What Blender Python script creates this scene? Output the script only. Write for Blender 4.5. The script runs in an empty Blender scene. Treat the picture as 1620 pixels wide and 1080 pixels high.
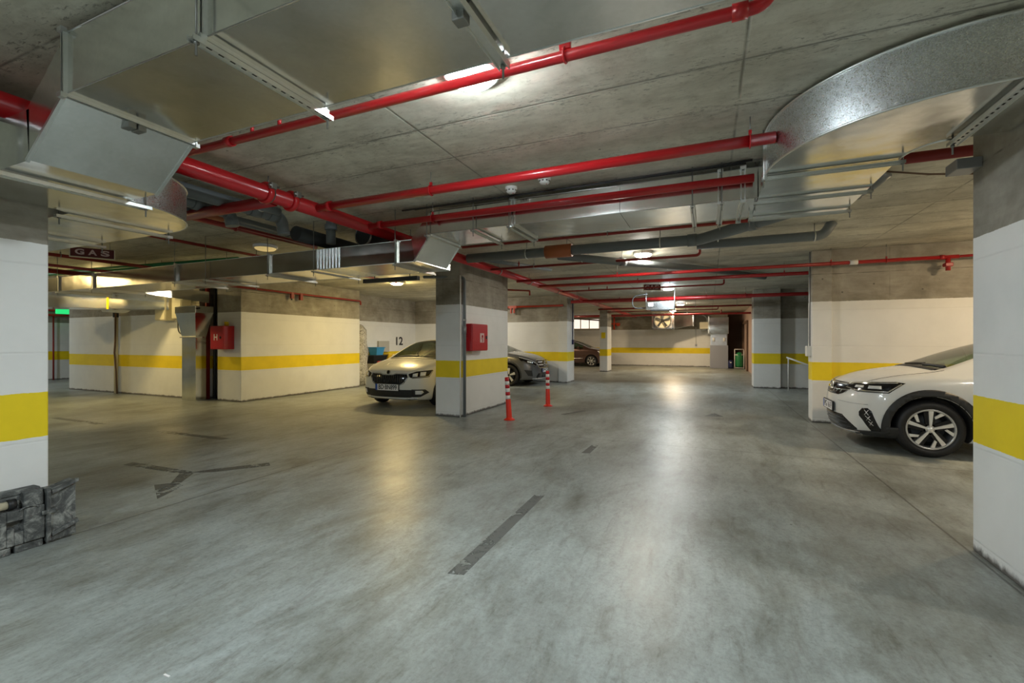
import bpy, bmesh, math, random
from mathutils import Vector, Matrix
from mathutils.bvhtree import BVHTree
random.seed(7)
PI = math.pi
SC = bpy.context.scene
COL = SC.collection

# ------------------------------------------------------------------ camera, world, exposure
cam_d = bpy.data.cameras.new('camera'); cam = bpy.data.objects.new('camera', cam_d); COL.objects.link(cam)
cam.location = (0, 0, 1.4); cam.rotation_euler = (PI/2, 0, math.radians(23.3))
cam_d.sensor_width = 36; cam_d.lens = 16.0; cam_d.clip_start = 0.05; cam_d.clip_end = 200
SC.camera = cam
w = bpy.data.worlds.new('world'); SC.world = w; w.use_nodes = True
w.node_tree.nodes['Background'].inputs[0].default_value = (0.9, 0.85, 0.78, 1)
w.node_tree.nodes['Background'].inputs[1].default_value = 1.0
SC.view_settings.view_transform = 'Standard'; SC.view_settings.look = 'None'
SC.view_settings.gamma = 1.0; SC.view_settings.use_curve_mapping = False
SC.view_settings.exposure = 2.12
LAMP_POWER = 60.0
COOL = (0.84, 0.95, 1.0); NEUTRAL = (1.0, 0.93, 0.80); WARM = (1.0, 0.74, 0.30); PEACH = (1.0, 0.75, 0.45)

# ------------------------------------------------------------------ materials
def new_mat(name):
    m = bpy.data.materials.new(name); m.use_nodes = True
    nt = m.node_tree
    return m, nt, nt.nodes['Principled BSDF']
def N(nt, t, **kw):
    n = nt.nodes.new(t)
    for k, v in kw.items(): setattr(n, k, v)
    return n
def simple(name, col, rough=0.5, metal=0.0, coat=0.0, emit=0.0, spec=None):
    m, nt, b = new_mat(name)
    b.inputs['Base Color'].default_value = (*col, 1); b.inputs['Roughness'].default_value = rough
    b.inputs['Metallic'].default_value = metal; b.inputs['Coat Weight'].default_value = coat
    b.inputs['Coat Roughness'].default_value = 0.06
    if emit:
        b.inputs['Emission Color'].default_value = (*col, 1); b.inputs['Emission Strength'].default_value = emit
    if spec is not None: b.inputs['Specular IOR Level'].default_value = spec
    return m
def noise(nt, scale, detail=4, rough=0.55, vec=None, dist=0.0):
    n = N(nt, 'ShaderNodeTexNoise'); n.inputs['Scale'].default_value = scale
    n.inputs['Detail'].default_value = detail; n.inputs['Roughness'].default_value = rough
    n.inputs['Distortion'].default_value = dist
    if vec is not None: nt.links.new(vec, n.inputs['Vector'])
    return n
def ramp(nt, src, stops, interp='LINEAR'):
    r = N(nt, 'ShaderNodeValToRGB'); e = r.color_ramp.elements; r.color_ramp.interpolation = interp
    while len(e) < len(stops): e.new(0.5)
    for i, (p, c) in enumerate(stops):
        e[i].position = p; e[i].color = (*c, 1) if len(c) == 3 else c
    nt.links.new(src, r.inputs['Fac']); return r
def math_n(nt, op, a, b=None, c=None):
    n = N(nt, 'ShaderNodeMath', operation=op)
    for i, v in enumerate((a, b, c)):
        if v is None: continue
        if isinstance(v, (int, float)): n.inputs[i].default_value = v
        else: nt.links.new(v, n.inputs[i])
    return n.outputs[0]
def mix(nt, fac, a, b, blend='MIX'):
    n = N(nt, 'ShaderNodeMix', data_type='RGBA', blend_type=blend)
    for sock, v in ((n.inputs['Factor'], fac), (n.inputs['A'], a), (n.inputs['B'], b)):
        if isinstance(v, (int, float)): sock.default_value = v
        elif isinstance(v, tuple): sock.default_value = (*v, 1)
        else: nt.links.new(v, sock)
    return n.outputs['Result']
def bump(nt, b, h, strength=0.3, dist=0.01):
    n = N(nt, 'ShaderNodeBump'); n.inputs['Strength'].default_value = strength; n.inputs['Distance'].default_value = dist
    nt.links.new(h, n.inputs['Height']); nt.links.new(n.outputs[0], b.inputs['Normal'])
def seams(nt, coord, period, offset, width):
    """1 on thin lines every period along coord"""
    p = math_n(nt, 'ADD', coord, -offset + period*200)
    p = math_n(nt, 'MODULO', p, period)
    p = math_n(nt, 'SUBTRACT', p, period/2)
    p = math_n(nt, 'ABSOLUTE', p)
    d = math_n(nt, 'SUBTRACT', period/2, p)      # distance to the line
    return math_n(nt, 'SUBTRACT', 1.0, math_n(nt, 'MULTIPLY', d, 1.0/width), None)
def clamp01(nt, v):
    n = N(nt, 'ShaderNodeClamp'); nt.links.new(v, n.inputs[0]); return n.outputs[0]
def pos(nt):
    g = N(nt, 'ShaderNodeNewGeometry'); s = N(nt, 'ShaderNodeSeparateXYZ'); nt.links.new(g.outputs['Position'], s.inputs[0])
    return g.outputs['Position'], s.outputs[0], s.outputs[1], s.outputs[2]

def make_painted(name='painted_wall_concrete', white=(0.80, 0.805, 0.79), yellow=(0.90, 0.68, 0.006)):
    m, nt, b = new_mat(name)
    P, X, Y, Z = pos(nt)
    n1 = noise(nt, 30, 3, vec=P)
    zz = math_n(nt, 'ADD', Z, math_n(nt, 'MULTIPLY', math_n(nt, 'SUBTRACT', n1.outputs[0], 0.5), 0.012))
    zn = math_n(nt, 'MULTIPLY', zz, 1/3.0)
    # concrete tone
    nc = noise(nt, 1.7, 8, 0.65, vec=P, dist=0.4)
    mp = N(nt, 'ShaderNodeMapping'); mp.inputs['Scale'].default_value = (3, 3, 14); nt.links.new(P, mp.inputs[0])
    nb = noise(nt, 1.0, 5, 0.6, vec=mp.outputs[0])
    cc = ramp(nt, nc.outputs[0], [(0.30, (0.18, 0.165, 0.13)), (0.5, (0.34, 0.315, 0.26)), (0.68, (0.50, 0.475, 0.41))])
    cc2 = mix(nt, 0.35, cc.outputs[0], ramp(nt, nb.outputs[0], [(0.3, (0.15, 0.14, 0.12)), (0.7, (0.38, 0.35, 0.30))]).outputs[0])
    sx = clamp01(nt, math_n(nt, 'MAXIMUM', seams(nt, X, 1.22, 0.31, 0.012), seams(nt, Y, 1.22, 0.55, 0.012)))
    sz = clamp01(nt, seams(nt, Z, 0.62, 0.08, 0.010))
    ns = noise(nt, 4, 4, vec=P)
    sm = math_n(nt, 'MULTIPLY', math_n(nt, 'MAXIMUM', math_n(nt, 'MULTIPLY', sx, 0.4), sz), clamp01(nt, math_n(nt, 'MULTIPLY', math_n(nt, 'SUBTRACT', ns.outputs[0], 0.38), 5)))
    vor = N(nt, 'ShaderNodeTexVoronoi'); vor.inputs['Scale'].default_value = 5; nt.links.new(P, vor.inputs[0])
    nmask = noise(nt, 1.3, 2, vec=P)
    hole = math_n(nt, 'MULTIPLY', math_n(nt, 'LESS_THAN', vor.outputs['Distance'], 0.07), math_n(nt, 'GREATER_THAN', nmask.outputs[0], 0.52))
    dark = clamp01(nt, math_n(nt, 'MAXIMUM', math_n(nt, 'MULTIPLY', sm, 0.8), math_n(nt, 'MULTIPLY', hole, 0.7)))
    conc = mix(nt, dark, cc2, (0.07, 0.062, 0.05))
    # paint
    nw = noise(nt, 2.5, 6, 0.6, vec=P)
    wv = ramp(nt, nw.outputs[0], [(0.25, tuple(c*0.93 for c in white)), (0.6, white)])
    yv = ramp(nt, nw.outputs[0], [(0.3, tuple(c*0.88 for c in yellow)), (0.65, yellow)])
    # scuffs and dirt, denser towards the floor
    mp2 = N(nt, 'ShaderNodeMapping'); mp2.inputs['Scale'].default_value = (9, 9, 5); nt.links.new(P, mp2.inputs[0])
    nsf = noise(nt, 1.0, 9, 0.75, vec=mp2.outputs[0], dist=1.2)
    low = clamp01(nt, math_n(nt, 'SUBTRACT', 1.0, math_n(nt, 'MULTIPLY', Z, 1.1)))
    thr = math_n(nt, 'SUBTRACT', 0.70, math_n(nt, 'MULTIPLY', low, 0.07))
    scuff = clamp01(nt, math_n(nt, 'MULTIPLY', math_n(nt, 'SUBTRACT', nsf.outputs[0], thr), 9))
    edge = clamp01(nt, math_n(nt, 'MULTIPLY', math_n(nt, 'SUBTRACT', math_n(nt, 'MULTIPLY', nsf.outputs[0], 0.11), Z), 30))
    isy = math_n(nt, 'MULTIPLY', math_n(nt, 'GREATER_THAN', zz, 0.730), math_n(nt, 'LESS_THAN', zz, 1.043))
    paint = mix(nt, isy, wv.outputs[0], yv.outputs[0])
    bsm = math_n(nt, 'MULTIPLY', sz, 0.10)
    paint = mix(nt, clamp01(nt, math_n(nt, 'ADD', math_n(nt, 'MULTIPLY', scuff, 0.45), bsm)), paint, (0.22, 0.21, 0.19))
    paint = mix(nt, edge, paint, (0.13, 0.12, 0.11))
    isc = math_n(nt, 'GREATER_THAN', zz, 2.088)
    nt.links.new(mix(nt, isc, paint, conc), b.inputs['Base Color'])
    nt.links.new(math_n(nt, 'ADD', 0.55, math_n(nt, 'MULTIPLY', isc, 0.3)), b.inputs['Roughness'])
    h = math_n(nt, 'SUBTRACT', math_n(nt, 'MULTIPLY', nb.outputs[0], 0.4), math_n(nt, 'ADD', sm, hole))
    bump(nt, b, h, 0.35, 0.006)
    return m

def make_ceiling():
    m, nt, b = new_mat('board_marked_concrete')
    P, X, Y, Z = pos(nt)
    nc = noise(nt, 0.9, 9, 0.62, vec=P, dist=0.6)
    base = ramp(nt, nc.outputs[0], [(0.30, (0.40, 0.38, 0.31)), (0.48, (0.56, 0.54, 0.455)), (0.66, (0.70, 0.68, 0.585))])
    mp = N(nt, 'ShaderNodeMapping'); mp.inputs['Scale'].default_value = (2.2, 7, 1); nt.links.new(P, mp.inputs[0])
    ns = noise(nt, 1.2, 7, 0.7, vec=mp.outputs[0])
    n8 = noise(nt, 11, 12, 0.8, vec=P, dist=0.3)
    # board to board tone
    fl = math_n(nt, 'FLOOR', math_n(nt, 'MULTIPLY', math_n(nt, 'ADD', Y, 0.35), 1/0.535))
    wn = N(nt, 'ShaderNodeTexWhiteNoise', noise_dimensions='1D'); nt.links.new(fl, wn.inputs['W'])
    tone = mix(nt, 1.0, base.outputs[0], ramp(nt, wn.outputs['Value'], [(0, (0.86, 0.86, 0.86)), (1, (1.1, 1.1, 1.08))]).outputs[0], 'MULTIPLY')
    tone = mix(nt, 1.0, tone, ramp(nt, ns.outputs[0], [(0.3, (0.78, 0.76, 0.72)), (0.55, (1.05, 1.05, 1.04))]).outputs[0], 'MULTIPLY')
    tone = mix(nt, 1.0, tone, ramp(nt, n8.outputs[0], [(0.32, (0.78, 0.76, 0.72)), (0.47, (1, 1, 1)), (0.66, (1.08, 1.08, 1.08))]).outputs[0], 'MULTIPLY')
    nseam = noise(nt, 2.2, 4, vec=P)
    wob = math_n(nt, 'MULTIPLY', math_n(nt, 'SUBTRACT', nseam.outputs[0], 0.5), 0.012)
    sy = clamp01(nt, seams(nt, math_n(nt, 'ADD', Y, wob), 0.535, 0.162, 0.012))
    sx = clamp01(nt, seams(nt, math_n(nt, 'ADD', X, wob), 2.17, 0.185, 0.013))
    gate = clamp01(nt, math_n(nt, 'MULTIPLY', math_n(nt, 'SUBTRACT', nseam.outputs[0], 0.36), 6))
    sm = math_n(nt, 'MULTIPLY', math_n(nt, 'MAXIMUM', sy, sx), gate)
    # chips along the joints, blow holes
    nch = noise(nt, 7, 6, 0.8, vec=mp.outputs[0], dist=0.5)
    sywide = clamp01(nt, seams(nt, Y, 0.535, 0.162, 0.16))
    chip = clamp01(nt, math_n(nt, 'MULTIPLY', math_n(nt, 'SUBTRACT', math_n(nt, 'ADD', nch.outputs[0], math_n(nt, 'MULTIPLY', sywide, 0.08)), 0.61), 18))
    vor = N(nt, 'ShaderNodeTexVoronoi'); vor.inputs['Scale'].default_value = 3.1; nt.links.new(P, vor.inputs[0])
    hole = math_n(nt, 'MULTIPLY', math_n(nt, 'LESS_THAN', vor.outputs['Distance'], 0.035), math_n(nt, 'GREATER_THAN', ns.outputs[0], 0.5))
    dark = clamp01(nt, math_n(nt, 'MAXIMUM', math_n(nt, 'MULTIPLY', sm, 0.75), math_n(nt, 'MAXIMUM', math_n(nt, 'MULTIPLY', chip, 0.6), math_n(nt, 'MULTIPLY', hole, 0.7))))
    nt.links.new(mix(nt, dark, tone, (0.075, 0.065, 0.045)), b.inputs['Base Color'])
    b.inputs['Roughness'].default_value = 0.62
    h = math_n(nt, 'SUBTRACT', math_n(nt, 'MULTIPLY', ns.outputs[0], 0.5), math_n(nt, 'ADD', sm, chip))
    bump(nt, b, h, 0.5, 0.008)
    return m

def make_floor():
    m, nt, b = new_mat('polished_concrete')
    P, X, Y, Z = pos(nt)
    n1 = noise(nt, 0.45, 8, 0.6, vec=P, dist=0.25)
    mpf = N(nt, 'ShaderNodeMapping'); mpf.inputs['Scale'].default_value = (1.0, 0.45, 1); mpf.inputs['Rotation'].default_value = (0, 0, -0.5); nt.links.new(P, mpf.inputs[0])
    n2 = noise(nt, 2.6, 12, 0.74, vec=mpf.outputs[0], dist=0.35)
    n3 = noise(nt, 22, 8, 0.75, vec=mpf.outputs[0])
    base = ramp(nt, n1.outputs[0], [(0.32, (0.19, 0.193, 0.175)), (0.5, (0.275, 0.297, 0.286)), (0.68, (0.345, 0.375, 0.368))])
    c = mix(nt, 1.0, base.outputs[0], ramp(nt, n2.outputs[0], [(0.3, (0.70, 0.68, 0.64)), (0.5, (1, 1, 1)), (0.72, (1.15, 1.15, 1.14))]).outputs[0], 'MULTIPLY')
    c = mix(nt, 1.0, c, ramp(nt, n3.outputs[0], [(0.3, (0.82, 0.82, 0.80)), (0.62, (1.06, 1.06, 1.06))]).outputs[0], 'MULTIPLY')
    n5 = noise(nt, 1.15, 10, 0.70, vec=mpf.outputs[0], dist=0.5)
    c = mix(nt, 1.0, c, ramp(nt, n5.outputs[0], [(0.34, (0.66, 0.63, 0.56)), (0.50, (1, 1, 0.99)), (0.64, (1.13, 1.15, 1.15))]).outputs[0], 'MULTIPLY')
    mps = N(nt, 'ShaderNodeMapping'); mps.inputs['Scale'].default_value = (7, 2.2, 1); mps.inputs['Rotation'].default_value = (0, 0, -0.8); nt.links.new(P, mps.inputs[0])
    n6 = noise(nt, 1.3, 12, 0.78, vec=mps.outputs[0], dist=0.6)
    c = mix(nt, 1.0, c, ramp(nt, n6.outputs[0], [(0.34, (0.72, 0.70, 0.66)), (0.46, (1, 1, 1)), (0.62, (1.10, 1.11, 1.12))]).outputs[0], 'MULTIPLY')
    n7 = noise(nt, 38, 10, 0.8, vec=P, dist=0.4)
    c = mix(nt, 1.0, c, ramp(nt, n7.outputs[0], [(0.34, (0.74, 0.73, 0.70)), (0.48, (1, 1, 1)), (0.66, (1.12, 1.12, 1.12))]).outputs[0], 'MULTIPLY')
    # tyre scuffs: streaks along the driving direction
    mp = N(nt, 'ShaderNodeMapping'); mp.inputs['Scale'].default_value = (5, 1.1, 1); mp.inputs['Rotation'].default_value = (0, 0, 0.25); nt.links.new(P, mp.inputs[0])
    ns = noise(nt, 1.1, 8, 0.72, vec=mp.outputs[0], dist=0.7)
    st = clamp01(nt, math_n(nt, 'MULTIPLY', math_n(nt, 'SUBTRACT', ns.outputs[0], 0.58), 5))
    c = mix(nt, math_n(nt, 'MULTIPLY', st, 0.6), c, (0.115, 0.105, 0.09))
    # saw-cut joints
    jx = clamp01(nt, math_n(nt, 'MAXIMUM', seams(nt, X, 5.83, -4.23, 0.013), seams(nt, Y, 6.6, 6.47, 0.012)))
    c = mix(nt, math_n(nt, 'MULTIPLY', jx, 0.85), c, (0.06, 0.055, 0.05))
    vor = N(nt, 'ShaderNodeTexVoronoi'); vor.inputs['Scale'].default_value = 2.3; nt.links.new(P, vor.inputs[0])
    sp = math_n(nt, 'LESS_THAN', vor.outputs['Distance'], 0.022)
    c = mix(nt, math_n(nt, 'MULTIPLY', sp, 0.7), c, (0.05, 0.05, 0.045))
    nt.links.new(c, b.inputs['Base Color'])
    r = math_n(nt, 'ADD', 0.25, math_n(nt, 'MULTIPLY', n2.outputs[0], 0.26))
    nt.links.new(clamp01(nt, math_n(nt, 'ADD', r, math_n(nt, 'MULTIPLY', st, 0.12))), b.inputs['Roughness'])
    b.inputs['Specular IOR Level'].default_value = 0.5
    h = math_n(nt, 'SUBTRACT', math_n(nt, 'ADD', n3.outputs[0], math_n(nt, 'MULTIPLY', n2.outputs[0], 1.5)), math_n(nt, 'MULTIPLY', jx, 2))
    bump(nt, b, h, 0.16, 0.004)
    return m

def make_galv(name, spangle=0.5, rough=0.22, col=(0.66, 0.68, 0.68), scale=55):
    m, nt, b = new_mat(name)
    tc = N(nt, 'ShaderNodeTexCoord')
    vor = N(nt, 'ShaderNodeTexVoronoi'); vor.inputs['Scale'].default_value = scale; nt.links.new(tc.outputs['Object'], vor.inputs[0])
    n1 = noise(nt, 1.6, 6, 0.6, vec=tc.outputs['Object'], dist=0.5)
    sep = N(nt, 'ShaderNodeSeparateColor'); nt.links.new(vor.outputs['Color'], sep.inputs[0])
    c = mix(nt, sep.outputs[0], tuple(x*(1-0.28*spangle) for x in col), tuple(min(1, x*(1+0.15*spangle)) for x in col))
    c = mix(nt, 1.0, c, ramp(nt, n1.outputs[0], [(0.3, (0.84, 0.85, 0.84)), (0.6, (1, 1, 1))]).outputs[0], 'MULTIPLY')
    nt.links.new(c, b.inputs['Base Color']); b.inputs['Metallic'].default_value = 1.0
    r = math_n(nt, 'ADD', rough, math_n(nt, 'MULTIPLY', sep.outputs[1], 0.22*spangle))
    r = math_n(nt, 'ADD', r, math_n(nt, 'MULTIPLY', n1.outputs[0], 0.08))
    nt.links.new(r, b.inputs['Roughness'])
    n2 = noise(nt, 2.2, 2, vec=tc.outputs['Object'])
    bump(nt, b, math_n(nt, 'ADD', math_n(nt, 'MULTIPLY', n2.outputs[0], 6), math_n(nt, 'MULTIPLY', sep.outputs[2], 0.12*spangle)), 0.10, 0.01)
    return m
def make_rubber():
    m, nt, b = new_mat('dusty_black_rubber')
    tc = N(nt, 'ShaderNodeTexCoord')
    n1 = noise(nt, 9, 9, 0.75, vec=tc.outputs['Object'], dist=0.8); n2 = noise(nt, 90, 3, 0.6, vec=tc.outputs['Object'])
    c = ramp(nt, n1.outputs[0], [(0.35, (0.03, 0.033, 0.033)), (0.50, (0.095, 0.10, 0.098)), (0.62, (0.30, 0.31, 0.29))])
    nt.links.new(c.outputs[0], b.inputs['Base Color']); b.inputs['Roughness'].default_value = 0.65
    bump(nt, b, math_n(nt, 'ADD', n1.outputs[0], n2.outputs[0]), 0.5, 0.006)
    return m
def make_glass(name, tint, alpha):
    m, nt, b = new_mat(name)
    nt.nodes.remove(b)
    out = nt.nodes['Material Output']
    t = N(nt, 'ShaderNodeBsdfTransparent'); t.inputs[0].default_value = (*tint, 1)
    g = N(nt, 'ShaderNodeBsdfGlossy'); g.inputs['Roughness'].default_value = 0.02
    f = N(nt, 'ShaderNodeFresnel'); f.inputs[0].default_value = 1.6
    mx = N(nt, 'ShaderNodeMixShader')
    nt.links.new(clamp01(nt, math_n(nt, 'ADD', math_n(nt, 'MULTIPLY', f.outputs[0], 0.8), alpha)), mx.inputs[0]); nt.links.new(t.outputs[0], mx.inputs[1]); nt.links.new(g.outputs[0], mx.inputs[2])
    nt.links.new(mx.outputs[0], out.inputs[0]); return m
def make_plastic_film():
    m, nt, b = new_mat('crumpled_plastic_film')
    tc = N(nt, 'ShaderNodeTexCoord'); n1 = noise(nt, 12, 5, 0.6, vec=tc.outputs['Object'], dist=2)
    nt.links.new(ramp(nt, n1.outputs[0], [(0.35, (0.25, 0.24, 0.2)), (0.6, (0.7, 0.68, 0.62))]).outputs[0], b.inputs['Base Color'])
    b.inputs['Roughness'].default_value = 0.25; bump(nt, b, n1.outputs[0], 1.0, 0.03); return m
def make_worn_mark():
    m, nt, b = new_mat('worn_dark_floor_paint')
    P, X, Y, Z = pos(nt)
    n1 = noise(nt, 16, 8, 0.75, vec=P)
    t = N(nt, 'ShaderNodeBsdfTransparent'); mx = N(nt, 'ShaderNodeMixShader'); out = nt.nodes['Material Output']
    b.inputs['Base Color'].default_value = (0.115, 0.12, 0.112, 1); b.inputs['Roughness'].default_value = 0.45
    n4 = noise(nt, 2.0, 3, 0.5, vec=P)
    f = clamp01(nt, math_n(nt, 'MULTIPLY', math_n(nt, 'SUBTRACT', math_n(nt, 'ADD', n1.outputs[0], math_n(nt, 'MULTIPLY', n4.outputs[0], 0.9)), 0.86), 14))
    nt.links.new(f, mx.inputs[0]); nt.links.new(t.outputs[0], mx.inputs[1]); nt.links.new(b.outputs[0], mx.inputs[2]); nt.links.new(mx.outputs[0], out.inputs[0])
    return m

M = {}
M['wall'] = make_painted()
M['ceiling'] = make_ceiling()
M['floor'] = make_floor()
M['galv'] = make_galv('galvanised_sheet', 0.12, 0.10, (0.88, 0.89, 0.87))
M['spangle'] = make_galv('spangled_galvanised_sheet', 0.75, 0.20, (0.84, 0.87, 0.90), 190)
M['shadedgalv'] = make_galv('shaded_galvanised_sheet', 0.12, 0.14, (0.50, 0.48, 0.44))  # base colour darkened to stand in for the dark surroundings it reflects
M['channel'] = make_galv('galvanised_channel', 0.1, 0.32, (0.80, 0.82, 0.80))
M['dullmetal'] = simple('dull_grey_metal', (0.33, 0.34, 0.36), 0.4, 0.5)
M['slot'] = simple('dark_slot', (0.02, 0.02, 0.02), 0.8)
M['rod'] = simple('zinc_rod', (0.30, 0.30, 0.28), 0.45, 0.8)
M['red'] = simple('red_pipe_paint', (0.50, 0.009, 0.014), 0.28, 0, 0.3)
M['midred'] = simple('dimlit_red_pipe_paint', (0.34, 0.010, 0.012), 0.36, 0, 0.2)  # red paint darkened to imitate weaker lamp light on these pipes
M['darkred'] = simple('dull_red_pipe_paint', (0.27, 0.020, 0.014), 0.5)
M['orangered'] = simple('orange_red_pipe_paint', (0.50, 0.045, 0.015), 0.4)
M['firebox'] = simple('hydrant_box_red', (0.48, 0.010, 0.016), 0.30, 0, 0.3)
M['pvc'] = simple('grey_pvc', (0.17, 0.19, 0.20), 0.42)
M['pvcdark'] = simple('dark_grey_pvc', (0.05, 0.055, 0.06), 0.5)
M['orange'] = simple('orange_pvc', (0.42, 0.12, 0.04), 0.5)
M['white'] = simple('white_plastic', (0.78, 0.78, 0.76), 0.4)
M['beige'] = simple('beige_cabinet', (0.66, 0.62, 0.48), 0.5)
M['black'] = simple('black_plastic', (0.012, 0.012, 0.013), 0.45)
M['satin'] = simple('grained_dark_plastic', (0.020, 0.021, 0.022), 0.5)
M['gloss'] = simple('gloss_black', (0.008, 0.008, 0.009), 0.12)
M['tyre'] = simple('tyre_rubber', (0.008, 0.008, 0.009), 0.5)
M['chrome'] = simple('chrome', (0.85, 0.85, 0.86), 0.08, 1.0)
M['alloy'] = simple('machined_alloy', (0.86, 0.85, 0.82), 0.35, 0.5)
M['silver'] = simple('silver_trim', (0.62, 0.63, 0.65), 0.25, 0.8)
M['alloydark'] = simple('dark_alloy', (0.010, 0.010, 0.012), 0.25, 0.2)
M['lens'] = simple('lamp_lens_white', (0.80, 0.82, 0.84), 0.12, 0.2, 1.0)
M['carwhite'] = simple('white_car_paint', (0.76, 0.77, 0.76), 0.30, 0, 1.0)
M['carcream'] = simple('candy_white_car_paint', (0.72, 0.715, 0.66), 0.30, 0, 1.0)
M['cargrey'] = simple('grey_metallic_car_paint', (0.16, 0.165, 0.175), 0.28, 0.55, 1.0)
M['carbrown'] = simple('brown_metallic_car_paint', (0.11, 0.060, 0.052), 0.28, 0.5, 1.0)
M['glass'] = make_glass('car_glass', (0.46, 0.58, 0.48), 0.02)
M['interior'] = simple('dark_car_interior', (0.035, 0.035, 0.036), 0.8)
M['interiorgrey'] = simple('grey_seat_fabric', (0.11, 0.11, 0.11), 0.9)
M['plate'] = simple('number_plate_white', (0.80, 0.80, 0.80), 0.4)
M['blue'] = simple('plate_blue', (0.02, 0.09, 0.42), 0.5)
M['bollard'] = simple('orange_red_bollard', (0.74, 0.028, 0.008), 0.4)
M['bandred'] = simple('crimson_reflective_band', (0.55, 0.008, 0.016), 0.35)
M['bandwhite'] = simple('white_reflective_band', (0.82, 0.80, 0.78), 0.35)
M['rubber'] = make_rubber()
M['mark'] = make_worn_mark()
M['signred'] = simple('sign_dark_red', (0.10, 0.010, 0.010), 0.45)
M['signwhite'] = simple('sign_letter_pink_white', (0.62, 0.46, 0.44), 0.5)
M['yellow'] = simple('yellow_paint', (0.90, 0.68, 0.006), 0.55)
M['green'] = simple('green_enamel', (0.02, 0.22, 0.07), 0.35)
M['greenlit'] = simple('lit_green_exit_sign', (0.02, 0.55, 0.15), 0.5, emit=0.3)
M['bluebox'] = simple('blue_plastic', (0.05, 0.30, 0.62), 0.4)
M['navy'] = simple('navy_plastic', (0.015, 0.02, 0.09), 0.35)
M['cable'] = simple('black_cable', (0.018, 0.018, 0.018), 0.5)
M['film'] = make_plastic_film()
M['cardboard'] = simple('grey_board', (0.48, 0.47, 0.43), 0.7)
M['brownwall'] = simple('bare_brown_plaster', (0.14, 0.085, 0.055), 0.8)
M['pinkwall'] = simple('pinkish_plaster', (0.50, 0.36, 0.31), 0.7)
M['greypanel'] = simple('grey_blue_panel', (0.30, 0.32, 0.38), 0.45)
M['cream'] = simple('cream_plastic', (0.62, 0.57, 0.42), 0.5)
M['daylight'] = simple('frosted_window_pane', (1.0, 0.90, 0.80), 0.5, emit=0.22)
M['framewhite'] = simple('window_frame_white', (0.72, 0.68, 0.62), 0.5)
M['yellowbox'] = simple('yellow_plastic', (0.75, 0.50, 0.03), 0.45)
M['marker'] = simple('black_marker_paint', (0.03, 0.03, 0.035), 0.7)

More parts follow.
